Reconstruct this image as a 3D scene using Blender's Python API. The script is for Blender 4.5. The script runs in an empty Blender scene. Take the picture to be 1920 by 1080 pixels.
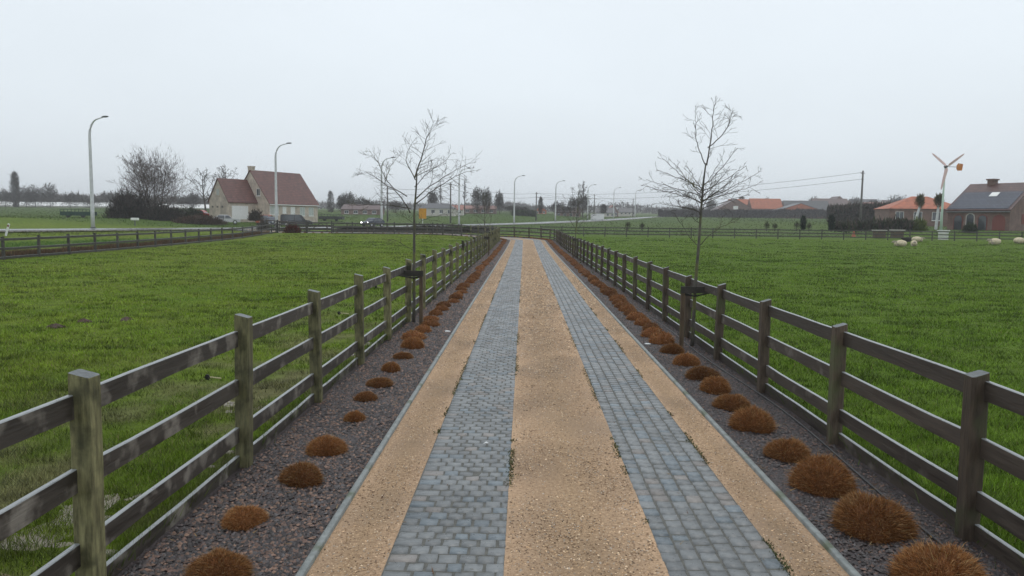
import bpy, math, random
import numpy as np
from mathutils import Vector, Matrix
R = math.radians
rnd = random.Random(7)
rng = np.random.default_rng(7)
sc = bpy.context.scene
COL = sc.collection

# ---------------------------------------------------------------- camera
F = 1413.0; VX, VY = 983.0, 413.0; CAMH = 2.2; ROLL = 0.012
cd = bpy.data.cameras.new('camera'); cam = bpy.data.objects.new('camera', cd); COL.objects.link(cam)
cd.sensor_width = 36; cd.lens = 36 * F / 1920; cd.clip_start = 0.1; cd.clip_end = 6000
_Y = Vector(((VX - 960) / F, (540 - VY) / F, -1)).normalized()
_Z = Vector((ROLL, 1, (ROLL * (VX - 960) / F + (540 - VY) / F))).normalized()
_X = _Y.cross(_Z).normalized(); _Z = _X.cross(_Y).normalized()
cam.matrix_world = Matrix.Translation((0, 0, CAMH)) @ Matrix((_X, _Y, _Z)).to_4x4()
sc.camera = cam
sc.render.resolution_x = 1920; sc.render.resolution_y = 1080

# ---------------------------------------------------------------- world and sun (overcast)
w = bpy.data.worlds.new('World'); sc.world = w; w.use_nodes = True
nt = w.node_tree; nt.nodes.clear()
out = nt.nodes.new('ShaderNodeOutputWorld'); bg = nt.nodes.new('ShaderNodeBackground')
sky = nt.nodes.new('ShaderNodeTexSky'); sky.sky_type = 'NISHITA'; sky.sun_disc = False
sky.sun_elevation = R(76); sky.sun_rotation = R(30); sky.air_density = 1.5; sky.dust_density = 4.0
tc = nt.nodes.new('ShaderNodeTexCoord'); sep = nt.nodes.new('ShaderNodeSeparateXYZ')
ramp = nt.nodes.new('ShaderNodeValToRGB')
ramp.color_ramp.elements[0].position = 0.0; ramp.color_ramp.elements[0].color = (7.1, 7.8, 8.4, 1)
ramp.color_ramp.elements[1].position = 0.45; ramp.color_ramp.elements[1].color = (8.0, 8.55, 9.05, 1)
nz = nt.nodes.new('ShaderNodeTexNoise'); nz.inputs['Scale'].default_value = 1.6; nz.inputs['Detail'].default_value = 5
mp = nt.nodes.new('ShaderNodeMapping'); mp.inputs['Scale'].default_value = (1, 1, 2.5)
mr = nt.nodes.new('ShaderNodeMapRange'); mr.inputs['From Min'].default_value = .3; mr.inputs['From Max'].default_value = .7
mr.inputs['To Min'].default_value = .95; mr.inputs['To Max'].default_value = 1.05
mul = nt.nodes.new('ShaderNodeVectorMath'); mul.operation = 'SCALE'
mix = nt.nodes.new('ShaderNodeMix'); mix.data_type = 'RGBA'; mix.inputs['Factor'].default_value = 0.92
L = nt.links.new
L(tc.outputs['Generated'], sep.inputs[0]); L(sep.outputs['Z'], ramp.inputs[0])
L(tc.outputs['Generated'], mp.inputs[0]); L(mp.outputs[0], nz.inputs['Vector']); L(nz.outputs['Fac'], mr.inputs['Value'])
L(ramp.outputs[0], mul.inputs[0]); L(mr.outputs[0], mul.inputs['Scale'])
L(sky.outputs[0], mix.inputs[6]); L(mul.outputs[0], mix.inputs[7]); L(mix.outputs[2], bg.inputs[0])
bg.inputs['Strength'].default_value = 0.1; L(bg.outputs[0], out.inputs[0])
sd = bpy.data.lights.new('sun', 'SUN'); sd.energy = 0.5; sd.angle = R(30); sd.color = (1, .97, .93)
sun = bpy.data.objects.new('sun', sd); COL.objects.link(sun)
sun.rotation_euler = (R(14), 0, R(-30) + math.pi)
sc.view_settings.view_transform = 'Standard'; sc.view_settings.look = 'None'
sc.view_settings.exposure = 0.2; sc.view_settings.gamma = 1.0

# ---------------------------------------------------------------- terrain
def sst(a, b, x):
    t = np.clip((np.asarray(x, float) - a) / (b - a), 0, 1); return t * t * (3 - 2 * t)
RT = (0.3633, 0.9317); RN = (-0.9317, 0.3633)          # road direction, normal to the far side
def rs(x, y): return (x + 46.0) * RN[0] + (y - 80.0) * RN[1]
def road_pt(t, s): return (-46 + RT[0] * t + RN[0] * s, 80 + RT[1] * t + RN[1] * s)
def zt(x, y):
    x = np.asarray(x, float); y = np.asarray(y, float)
    a = np.clip(y - 50, 0, 20)
    r = .0105 * (a * a / 40 + np.clip(y - 70, 0, None)) + .9 * sst(150, 330, y) + .004 * np.clip(y - 250, 0, None)
    s = rs(x, y)
    zr = np.maximum(.8, r + .15)
    k = sst(-14.5, -8.8, s)
    left = sst(25, -5, x) * sst(230, 130, y)
    z = r + (zr - r) * k * np.maximum(left, .35)
    z = z + sst(8, 28, s) * .95 * sst(40, 0, x)
    z = z + .22 * sst(-3, -11, x) * sst(70, 84, y) * (1 - k)
    z = z + 1.0 * sst(40, 62, x) * sst(91, 104, y) * sst(400, 200, y)
    return z
def zf(x, y): return float(zt(x, y))
def HH(px): return VY + ROLL * (px - VX)
def Xof(px, d): return (px - VX) * d / F
def Zof(px, py, d): return CAMH - (py - HH(px)) * d / F
def at(px, d): x = Xof(px, d); return (x, d, zf(x, d))

def vnoise(x, y, s, seed=0):
    x = np.asarray(x) / s; y = np.asarray(y) / s
    xi = np.floor(x).astype(np.int64); yi = np.floor(y).astype(np.int64)
    fx = x - xi; fy = y - yi; fx = fx * fx * (3 - 2 * fx); fy = fy * fy * (3 - 2 * fy)
    def h(a, b):
        n = (a * 374761393 + b * 668265263 + seed * 974711) & 0x7fffffff
        n = ((n ^ (n >> 13)) * 1274126177) & 0x7fffffff
        return ((n ^ (n >> 16)) & 0xffff) / 65535.0
    return (h(xi, yi) * (1 - fx) + h(xi + 1, yi) * fx) * (1 - fy) + (h(xi, yi + 1) * (1 - fx) + h(xi + 1, yi + 1) * fx) * fy
def fbm(x, y, s, seed=0, o=4):
    v = 0; a = .5; t = 0
    for i in range(o): v = v + a * vnoise(x, y, s / 2 ** i, seed + i * 17); t += a; a *= .55
    return v / t

# ---------------------------------------------------------------- materials
MATS = {}
def new_mat(name):
    m = bpy.data.materials.new(name); m.use_nodes = True
    n = m.node_tree; n.nodes.clear()
    o = n.nodes.new('ShaderNodeOutputMaterial'); b = n.nodes.new('ShaderNodeBsdfPrincipled')
    n.links.new(b.outputs[0], o.inputs[0]); return m, n, b
def mat(name, c1, c2=None, scale=5, stretch=(1, 1, 1), rough=.8, spec=.4, bump=.3, bscale=None, c3=None, s3=1.5, t3=(.55, .65),
        attr=False, rand=.0, metal=0, rough2=None, coords='Object', bdist=.01, detail=6):
    """procedural surface: two-tone noise (x an optional per-vertex colour), a third patchy colour, bump"""
    if name in MATS: return MATS[name]
    m, n, b = new_mat(name); lk = n.links.new
    tcn = n.nodes.new('ShaderNodeTexCoord'); mpn = n.nodes.new('ShaderNodeMapping'); mpn.inputs['Scale'].default_value = stretch
    lk(tcn.outputs[coords], mpn.inputs[0]); vec = mpn.outputs[0]
    oi = n.nodes.new('ShaderNodeObjectInfo')
    if coords == 'Object':
        ad = n.nodes.new('ShaderNodeVectorMath'); ad.operation = 'ADD'
        sc_ = n.nodes.new('ShaderNodeMath'); sc_.operation = 'MULTIPLY'; sc_.inputs[1].default_value = 57
        lk(oi.outputs['Random'], sc_.inputs[0]); lk(vec, ad.inputs[0]); lk(sc_.outputs[0], ad.inputs[1]); vec = ad.outputs[0]
    t = n.nodes.new('ShaderNodeTexNoise'); t.inputs['Scale'].default_value = scale; t.inputs['Detail'].default_value = detail
    t.inputs['Roughness'].default_value = .65; lk(vec, t.inputs['Vector'])
    r = n.nodes.new('ShaderNodeMapRange'); r.inputs['From Min'].default_value = .32; r.inputs['From Max'].default_value = .68
    lk(t.outputs['Fac'], r.inputs['Value'])
    mx = n.nodes.new('ShaderNodeMix'); mx.data_type = 'RGBA'
    mx.inputs[6].default_value = (*c1, 1); mx.inputs[7].default_value = (*(c2 or c1), 1); lk(r.outputs[0], mx.inputs['Factor'])
    col = mx.outputs[2]
    if c3:
        t3n = n.nodes.new('ShaderNodeTexNoise'); t3n.inputs['Scale'].default_value = s3; t3n.inputs['Detail'].default_value = 5
        a3 = n.nodes.new('ShaderNodeVectorMath'); a3.operation = 'ADD'; lk(tcn.outputs[coords], a3.inputs[0]); lk(oi.outputs['Random'], a3.inputs[1]); lk(a3.outputs[0], t3n.inputs['Vector'])
        r3 = n.nodes.new('ShaderNodeMapRange'); r3.inputs['From Min'].default_value = t3[0]; r3.inputs['From Max'].default_value = t3[1]
        lk(t3n.outputs['Fac'], r3.inputs['Value'])
        m3 = n.nodes.new('ShaderNodeMix'); m3.data_type = 'RGBA'; m3.inputs[7].default_value = (*c3, 1)
        lk(col, m3.inputs[6]); lk(r3.outputs[0], m3.inputs['Factor']); col = m3.outputs[2]
    if attr:
        a = n.nodes.new('ShaderNodeAttribute'); a.attribute_name = 'Col'
        ma = n.nodes.new('ShaderNodeMix'); ma.data_type = 'RGBA'; ma.blend_type = 'MULTIPLY'; ma.inputs['Factor'].default_value = 1
        lk(col, ma.inputs[6]); lk(a.outputs['Color'], ma.inputs[7]); col = ma.outputs[2]
    if rand:
        rr = n.nodes.new('ShaderNodeMapRange'); rr.inputs['To Min'].default_value = 1 - rand; rr.inputs['To Max'].default_value = 1 + rand
        lk(oi.outputs['Random'], rr.inputs['Value'])
        sv = n.nodes.new('ShaderNodeVectorMath'); sv.operation = 'SCALE'; lk(col, sv.inputs[0]); lk(rr.outputs[0], sv.inputs['Scale']); col = sv.outputs[0]
    lk(col, b.inputs['Base Color'])
    b.inputs['Roughness'].default_value = rough; b.inputs['Specular IOR Level'].default_value = spec; b.inputs['Metallic'].default_value = metal
    if rough2 is not None:
        q = n.nodes.new('ShaderNodeMapRange'); q.inputs['From Min'].default_value = .35; q.inputs['From Max'].default_value = .65
        q.inputs['To Min'].default_value = rough; q.inputs['To Max'].default_value = rough2
        lk(t.outputs['Fac'], q.inputs['Value']); lk(q.outputs[0], b.inputs['Roughness'])
    if bump:
        t2 = n.nodes.new('ShaderNodeTexNoise'); t2.inputs['Scale'].default_value = bscale or scale * 3; t2.inputs['Detail'].default_value = 4; lk(vec, t2.inputs['Vector'])
        bp = n.nodes.new('ShaderNodeBump'); bp.inputs['Strength'].default_value = bump; bp.inputs['Distance'].default_value = bdist
        lk(t2.outputs['Fac'], bp.inputs['Height']); lk(bp.outputs[0], b.inputs['Normal'])
    MATS[name] = m; return m
def emat(name, c, e):
    if name in MATS: return MATS[name]
    m, n, b = new_mat(name); b.inputs['Base Color'].default_value = (*c, 1); b.inputs['Emission Color'].default_value = (*c, 1)
    b.inputs['Emission Strength'].default_value = e; MATS[name] = m; return m
def tiled(name, c1, c2, mortar, su, sv, brick=True, rough=.7, rand=0):
    """courses of bricks or roof tiles on UV-free object coordinates (x+y along, z up)"""
    if name in MATS: return MATS[name]
    m, n, b = new_mat(name); lk = n.links.new
    tcn = n.nodes.new('ShaderNodeTexCoord'); sp = n.nodes.new('ShaderNodeSeparateXYZ'); cb = n.nodes.new('ShaderNodeCombineXYZ')
    add = n.nodes.new('ShaderNodeMath'); lk(tcn.outputs['Object'], sp.inputs[0]); lk(sp.outputs[0], add.inputs[0]); lk(sp.outputs[1], add.inputs[1])
    lk(add.outputs[0], cb.inputs[0]); lk(sp.outputs[2], cb.inputs[1])
    br = n.nodes.new('ShaderNodeTexBrick'); lk(cb.outputs[0], br.inputs['Vector'])
    br.inputs['Color1'].default_value = (*c1, 1); br.inputs['Color2'].default_value = (*c2, 1); br.inputs['Mortar'].default_value = (*mortar, 1)
    br.inputs['Scale'].default_value = 1; br.inputs['Brick Width'].default_value = su; br.inputs['Row Height'].default_value = sv
    br.inputs['Mortar Size'].default_value = .012 if brick else .03
    nz_ = n.nodes.new('ShaderNodeTexNoise'); nz_.inputs['Scale'].default_value = 1.2; nz_.inputs['Detail'].default_value = 6; lk(tcn.outputs['Object'], nz_.inputs['Vector'])
    q = n.nodes.new('ShaderNodeMapRange'); q.inputs['From Min'].default_value = .3; q.inputs['From Max'].default_value = .7; q.inputs['To Min'].default_value = .72; q.inputs['To Max'].default_value = 1.2
    lk(nz_.outputs['Fac'], q.inputs['Value'])
    sv_ = n.nodes.new('ShaderNodeVectorMath'); sv_.operation = 'SCALE'; lk(br.outputs['Color'], sv_.inputs[0]); lk(q.outputs[0], sv_.inputs['Scale'])
    lk(sv_.outputs[0], b.inputs['Base Color']); b.inputs['Roughness'].default_value = rough
    bp = n.nodes.new('ShaderNodeBump'); bp.inputs['Strength'].default_value = .4; bp.inputs['Distance'].default_value = .02
    lk(br.outputs['Fac'], bp.inputs['Height']); bp.invert = True; lk(bp.outputs[0], b.inputs['Normal'])
    MATS[name] = m; return m

# ---------------------------------------------------------------- mesh helpers
class MB:
    def __init__(s): s.v = []; s.f = []
    def add(s, vs, fs):
        o = len(s.v); s.v += [tuple(p) for p in vs]; s.f += [tuple(i + o for i in f) for f in fs]; return s
    def box(s, x0, x1, y0, y1, z0, z1, M=None, ch=0):
        if ch:
            c = ch; vs = []
            for z, e in ((z0, 0), (z1 - c, 0), (z1, c)):
                vs += [(x0 + e, y0 + e, z), (x1 - e, y0 + e, z), (x1 - e, y1 - e, z), (x0 + e, y1 - e, z)]
            fs = [(3, 2, 1, 0), (8, 9, 10, 11)]
            for l in (0, 4):
                for i in range(4): j = (i + 1) % 4; fs.append((l + i, l + j, l + 4 + j, l + 4 + i))
        else:
            vs = [(x0, y0, z0), (x1, y0, z0), (x1, y1, z0), (x0, y1, z0), (x0, y0, z1), (x1, y0, z1), (x1, y1, z1), (x0, y1, z1)]
            fs = [(3, 2, 1, 0), (4, 5, 6, 7), (0, 1, 5, 4), (1, 2, 6, 5), (2, 3, 7, 6), (3, 0, 4, 7)]
        if M: vs = [M @ Vector(p) for p in vs]
        return s.add(vs, fs)
    def tube(s, pts, rad, n=8, cap=True):
        pts = [Vector(p) for p in pts]
        if not hasattr(rad, '__len__'): rad = [rad] * len(pts)
        up = Vector((.13, .21, 1)).normalized(); vs = []; fs = []
        for i, p in enumerate(pts):
            d = (pts[min(i + 1, len(pts) - 1)] - pts[max(i - 1, 0)])
            d = d.normalized() if d.length > 1e-9 else Vector((0, 0, 1))
            if abs(d.dot(up)) > .95: a = d.cross(Vector((1, .2, 0))).normalized()
            else: a = d.cross(up).normalized()
            b = d.cross(a)
            for k in range(n):
                t = 2 * math.pi * k / n; vs.append(p + (a * math.cos(t) + b * math.sin(t)) * rad[i])
        for i in range(len(pts) - 1):
            for k in range(n): j = (k + 1) % n; fs.append((i * n + k, i * n + j, (i + 1) * n + j, (i + 1) * n + k))
        if cap: fs.append(tuple(range(n))[::-1]); fs.append(tuple(range((len(pts) - 1) * n, len(pts) * n)))
        return s.add(vs, fs)
    def ball(s, c, r, n=12, m=8, jit=0, rr=rnd):
        vs = [(c[0], c[1], c[2] - r[2])]; fs = []
        for i in range(1, m):
            p = math.pi * i / m
            for k in range(n):
                t = 2 * math.pi * k / n; q = 1 + rr.uniform(-jit, jit)
                vs.append((c[0] + r[0] * math.sin(p) * math.cos(t) * q, c[1] + r[1] * math.sin(p) * math.sin(t) * q, c[2] - r[2] * math.cos(p) * q))
        vs.append((c[0], c[1], c[2] + r[2])); T = len(vs) - 1
        for k in range(n):
            j = (k + 1) % n; fs.append((0, 1 + j, 1 + k)); fs.append((T, T - n + k, T - n + j))
            for i in range(m - 2): a = 1 + i * n; fs.append((a + k, a + j, a + n + j, a + n + k))
        return s.add(vs, fs)
    def prism(s, poly, h0, h1, M=None, axis='y'):
        """poly in (x,z), extruded along y from h0 to h1"""
        n = len(poly); vs = [(p[0], h0, p[1]) for p in poly] + [(p[0], h1, p[1]) for p in poly]
        if M: vs = [M @ Vector(p) for p in vs]
        fs = [tuple(range(n)), tuple(range(n, 2 * n))[::-1]] + [((i + 1) % n, i, n + i, n + (i + 1) % n) for i in range(n)]
        return s.add(vs, fs)
    def build(s, name, m, parent=None, smooth=False, world=False):
        vs = s.v
        if world and parent: o = parent.location; vs = [(v[0] - o.x, v[1] - o.y, v[2] - o.z) for v in vs]
        me = bpy.data.meshes.new(name); me.from_pydata(vs, [], s.f); me.update()
        if smooth: me.polygons.foreach_set('use_smooth', [True] * len(me.polygons))
        return link(name, me, m, parent)
def link(name, me, m, parent=None):
    if m and not me.materials: me.materials.append(m)
    o = bpy.data.objects.new(name, me); COL.objects.link(o)
    if parent: o.parent = parent
    return o
def arr_mesh(name, V, Fc, m, cols=None, parent=None, smooth=False):
    """V (n,3) float, Fc (k,3|4) int, cols (n,3) per vertex"""
    V = np.ascontiguousarray(V, np.float32); Fc = np.ascontiguousarray(Fc, np.int32); k, q = Fc.shape
    me = bpy.data.meshes.new(name); me.vertices.add(len(V)); me.vertices.foreach_set('co', V.ravel())
    me.loops.add(k * q); me.loops.foreach_set('vertex_index', Fc.ravel())
    me.polygons.add(k); me.polygons.foreach_set('loop_start', np.arange(0, k * q, q, dtype=np.int32))
    me.update(calc_edges=True)
    if smooth: me.polygons.foreach_set('use_smooth', np.ones(k, bool))
    if cols is not None:
        a = me.color_attributes.new('Col', 'FLOAT_COLOR', 'POINT')
        a.data.foreach_set('color', np.concatenate([cols, np.ones((len(cols), 1))], 1).astype(np.float32).ravel())
    me.validate(); return link(name, me, m, parent)
def tag(o, label=None, cat=None, group=None, kind=None):
    if label: o['label'] = label
    if cat: o['category'] = cat
    if group: o['group'] = group
    if kind: o['kind'] = kind
    return o
def thing(name, label, cat, loc, rz=0, group=None):
    o = bpy.data.objects.new(name, None); COL.objects.link(o); o.location = loc; o.rotation_euler = (0, 0, rz); o.empty_display_size = .2
    return tag(o, label, cat, group)
def dup(root, loc=None, rz=None, label=None, group=None, scale=None):
    r = root.copy(); COL.objects.link(r)
    if loc is not None: r.location = loc
    if rz is not None: r.rotation_euler = (0, 0, rz)
    if scale is not None: r.scale = scale
    if label: r['label'] = label
    if group: r['group'] = group
    for ch in list(root.children):
        c = ch.copy(); COL.objects.link(c); c.parent = r
        for g in list(ch.children):
            d = g.copy(); COL.objects.link(d); d.parent = c
    return r
def blades(name, P, H, W, C, m, lean=.5, up=None, tip=1.15, parent=None, seed=1):
    """one thin tapering triangle per point, random heading and lean (up: optional direction per blade)"""
    g = np.random.default_rng(seed + 5000); n = len(P); a = g.uniform(0, 2 * np.pi, n)
    side = np.stack([np.cos(a), np.sin(a), np.zeros(n)], 1)
    if up is None:
        b = g.uniform(0, 2 * np.pi, n); l = g.uniform(0, lean, n)
        up = np.stack([np.cos(b) * l, np.sin(b) * l, np.ones(n)], 1)
    T = P + up * H[:, None]
    V = np.stack([P - side * W[:, None] / 2, P + side * W[:, None] / 2, T], 1).reshape(-1, 3)
    Cv = np.stack([C * .8, C * .8, np.clip(C * tip, 0, 1)], 1).reshape(-1, 3)
    return arr_mesh(name, V, np.arange(3 * n).reshape(-1, 3), m, Cv, parent)

# ---------------------------------------------------------------- driveway path (straight, then a bend to the left)
U1 = 76.0; RC = 11.0; U2 = U1 + RC * math.pi / 2; UE = U2 + 27.5
def path(u, off):
    if u < U1: return (off, u)
    if u < U2:
        a = (u - U1) / RC; return (-RC + (RC + off) * math.cos(a), U1 + (RC + off) * math.sin(a))
    return (-RC - (u - U2), U1 + RC + off)
def us(u0, u1, st): 
    out_ = []; u = u0
    while u < u1: out_.append(u); u += st if u < 60 else st * 2 if not (U1 - 1 < u < U2 + 1) else st
    return out_ + [u1]
def strip(name, offs, dz, m, u0=-3, u1=UE, st=.5, bumpy=0, tagd=True, cross=6):
    u_ = us(u0, u1, st); o_ = np.linspace(offs[0], offs[1], cross + 1); V = []
    for u in u_:
        for o in o_:
            x, y = path(u, o); V.append((x, y, zf(x, y) + dz))
    V = np.array(V); c = len(o_)
    if bumpy: V[:, 2] += (fbm(V[:, 0], V[:, 1], .35, 5) - .5) * bumpy
    n = len(u_); idx = np.arange(n * c).reshape(n, c)
    Fc = np.stack([idx[:-1, :-1], idx[:-1, 1:], idx[1:, 1:], idx[1:, :-1]], -1).reshape(-1, 4)
    cc = None
    if name == 'gravel_path':
        k = np.abs(np.tile(np.linspace(-1, 1, c), n)); v = .84 + .3 * k ** 2.5 * (.4 + .9 * fbm(V[:, 0], V[:, 1], .8, 6)) - .25 * (fbm(V[:, 0], V[:, 1], 1.1, 19) - .5) ; cc = np.stack([v * 1.02, v, v * .97 + .06 * k], 1)
    o = arr_mesh(name, V, Fc, m, cc, smooth=True)
    return tag(o, kind='structure') if tagd else o

LK, S1, S2, S3, S4, RK = -1.33, -.86, -.09, .93, 1.71, 2.09
LF, RF = -2.49, 3.19

# ---- ground
def axis(segs):
    o = []
    for a, b, st in segs: o += list(np.arange(a, b, st))
    return np.array(o + [segs[-1][1]])
gx = axis([(-1500, -200, 60), (-200, -60, 6), (-60, -12, 1.5), (-12, 12, .4), (12, 110, 2), (110, 300, 12), (300, 1500, 80)])
gy = axis([(-60, -4, 6), (-4, 30, .5), (30, 130, 1.5), (130, 420, 8), (420, 2600, 70)])
GX, GY = np.meshgrid(gx, gy)
GZ = zt(GX, GY)
drv = np.array([path(u, (LF + RF) / 2) for u in np.arange(-3, UE, .5)])
near = (GX > -42) & (GX < 12) & (GY < 100)
dist = np.full(GX.shape, 99.0)
pn = np.stack([GX[near], GY[near]], 1)
dd = np.array([np.min(np.hypot(drv[:, 0] - p[0], drv[:, 1] - p[1])) for p in pn]); dist[near] = dd
GZ = GZ - .09 * sst(3.05, 2.6, dist) + .03 * (fbm(GX, GY, 1.3, 3) - .5) * sst(2.9, 3.6, dist) * (GY < 90)
GZ = GZ - .1 * sst(6.5, 5, np.abs(rs(GX, GY) + 5))
idx = np.arange(GX.size).reshape(GX.shape)
Fc = np.stack([idx[:-1, :-1], idx[:-1, 1:], idx[1:, 1:], idx[1:, :-1]], -1).reshape(-1, 4)
Vg = np.stack([GX, GY, GZ], -1).reshape(-1, 3)
def field_col(x, y):
    n1 = fbm(x, y, 9, 1)[:, None]; n2 = fbm(x, y, 1.1, 2)[:, None]
    lf = np.array([.112, .162, .014]) + (n1 - .5) * np.array([.055, .03, .012]) + (n2 - .5) * np.array([.06, .04, .012])
    rf = np.array([.086, .142, .012]) + (n1 - .5) * np.array([.02, .018, .004]) + (n2 - .5) * np.array([.04, .045, .012])
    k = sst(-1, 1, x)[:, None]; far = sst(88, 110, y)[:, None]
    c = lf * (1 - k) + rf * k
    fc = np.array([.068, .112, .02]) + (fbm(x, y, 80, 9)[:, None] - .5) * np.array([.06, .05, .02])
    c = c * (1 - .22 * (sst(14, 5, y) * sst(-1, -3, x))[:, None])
    wn = (sst(-7, -3.2, x) * sst(28, 8, y) * sst(-2, -3, x) * sst(.42, .6, fbm(x, y, .8, 31)))[:, None]
    c = c * (1 - .75 * wn) + np.array([.15, .13, .075]) * .75 * wn
    return np.clip(c * (1 - far) + fc * far, .005, 1)
gm = mat('field_turf', (.8, .8, .8), (1.15, 1.15, 1.15), scale=7, rough=.9, spec=.15, bump=.8, bscale=25, attr=True, coords='Generated')
MATS.pop('field_turf')
gm = mat('field_turf', (.55, .55, .5), (1.25, 1.25, 1.2), scale=3.2, rough=.9, spec=.12, bump=.8, bscale=22, attr=True, bdist=.03)
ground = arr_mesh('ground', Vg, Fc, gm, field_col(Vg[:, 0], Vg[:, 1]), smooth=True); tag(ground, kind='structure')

# ---- strips of the drive
sand = mat('sandy_gravel', (.29, .192, .112), (.56, .395, .25), scale=34, rough=.85, spec=.25, bump=1, bscale=90, c3=(.29, .21, .138), s3=.7, t3=(.45, .7), bdist=.012, detail=8, attr=True)
soil = mat('slate_chip_bed', (.02, .016, .017), (.08, .06, .06), scale=40, rough=.55, spec=.5, bump=1, bscale=70, bdist=.02)
joint = mat('sett_joint', (.065, .066, .06), (.14, .138, .12), scale=40, rough=.7)
strip('gravel_path', (LK, S1 + .01), -.012, sand, bumpy=.012)
strip('gravel_path', (S2 - .01, S3 + .01), -.006, sand, bumpy=.016, cross=10)
strip('gravel_path', (S4 - .01, RK), -.012, sand, bumpy=.012)
strip('sett_bedding', (S1, S2), -.0085, joint)
strip('sett_bedding', (S3, S4), -.0085, joint)
strip('planting_bed', (LF - .02, LK), -.03, soil, bumpy=.03)
strip('planting_bed', (RK, RF + .02), -.03, soil, bumpy=.03)

# ---- granite setts: every sett modelled, slightly proud and tilted
def setts(name, a, b, seed, ncol, dep, lengthwise=False):
    g = np.random.default_rng(seed); V = []; C = []; wd = (b - a) / ncol; cells = []
    if lengthwise:          # unbroken joints along the track, staggered across it
        for k in range(ncol):
            u = 1.4 + g.uniform(0, dep)
            while u < UE: dp = dep * g.uniform(.85, 1.15); cells.append((a + k * wd, a + (k + 1) * wd, u, u + dp)); u += dp
    else:
        u = 1.5; row = 0
        while u < UE:
            dp = dep * g.uniform(.9, 1.1); sh = (row % 2) * .5 * wd
            edges = [a] + [e for e in (a + sh + wd * (k + 1) + g.uniform(-.012, .012) for k in range(ncol)) if e < b - .05] + [b]
            cells += [(e0, e1, u, u + dp) for e0, e1 in zip(edges[:-1], edges[1:])]; u += dp; row += 1
    for e0, e1, u0, u1 in cells:
        gp = .0022 + g.uniform(0, .003); h = g.uniform(-.003, .003) - .004 * (g.random() < .06); tx, ty = g.uniform(-.0032, .0032, 2); ins = .009; jj = g.uniform(-.006, .006); j2 = g.uniform(-.003, .003)
        x0, x1, y0, y1 = e0 + gp + j2, e1 - gp + j2, u0 + gp + jj, u1 - gp + jj; vs = []
        j = g.uniform(-.004, .004, 8); xm, ym = (x0 + x1) / 2, (y0 + y1) / 2
        for q, (ex, ey) in enumerate(((x0, y0), (x1, y0), (x1, y1), (x0, y1))):
            px_, py_ = path(ey + j[q] * .6, ex + j[q + 4] * .6); vs.append((px_, py_, -.02))
        for q, (ex, ey, sx, sy) in enumerate(((x0 + ins, y0 + ins, -1, -1), (x1 - ins, y0 + ins, 1, -1), (x1 - ins, y1 - ins, 1, 1), (x0 + ins, y1 - ins, -1, 1))):
            px_, py_ = path(ey + j[q], ex + j[q + 4]); vs.append((px_, py_, -.001 + h + sx * tx + sy * ty))
        V.append(vs)
        base = np.array([.156, .165, .167]) * g.uniform(.8, 1.2) * (.85 + .3 * vnoise(xm, ym, .7, seed)); t = g.random()
        if t < .07: base = base * np.array([1.18, 1.02, .93])
        elif t < .25: base = base * np.array([.85, .96, 1.05])
        C.append(base)
    V = np.array(V); n = len(V); z = zt(V[:, :, 0], V[:, :, 1]); V[:, :, 2] += z
    fs = np.array([(4, 5, 6, 7), (0, 1, 5, 4), (1, 2, 6, 5), (2, 3, 7, 6), (3, 0, 4, 7)])
    Fc = (np.arange(n)[:, None, None] * 8 + fs[None]).reshape(-1, 4)
    cols = np.repeat(np.array(C), 8, 0)
    m = mat('wet_granite_sett', (.85, .85, .85), (1.12, 1.12, 1.12), scale=30, rough=.26, rough2=.5, spec=.6, bump=.3, bscale=60, attr=True)
    return tag(arr_mesh(name, V.reshape(-1, 3), Fc, m, cols), kind='structure')
setts('sett_track', S1, S2, 3, 6, .118)
setts('sett_track', S3, S4, 4, 6, .13, True)

# ---- concrete edging
conc = mat('edging_concrete', (.12, .135, .13), (.24, .26, .25), scale=9, rough=.45, spec=.5, bump=.4, c3=(.08, .1, .06), s3=3)
def edging(o0, o1, z1):
    u_ = us(-3, UE, .5); V = []
    for u in u_:
        for o, z in ((o0, -.06), (o0, z1 - .006), (o0 + .008, z1), (o1 - .008, z1), (o1, z1 - .006), (o1, -.06)):
            x, y = path(u, o); V.append((x, y, zf(x, y) + z))
    idx = np.arange(len(V)).reshape(-1, 6); Fc = np.stack([idx[:-1, :-1], idx[:-1, 1:], idx[1:, 1:], idx[1:, :-1]], -1).reshape(-1, 4)
    return tag(arr_mesh('kerb', np.array(V), Fc, conc), kind='structure')
edging(LK - .045, LK + .005, .022); edging(RK - .005, RK + .045, .022)

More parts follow.
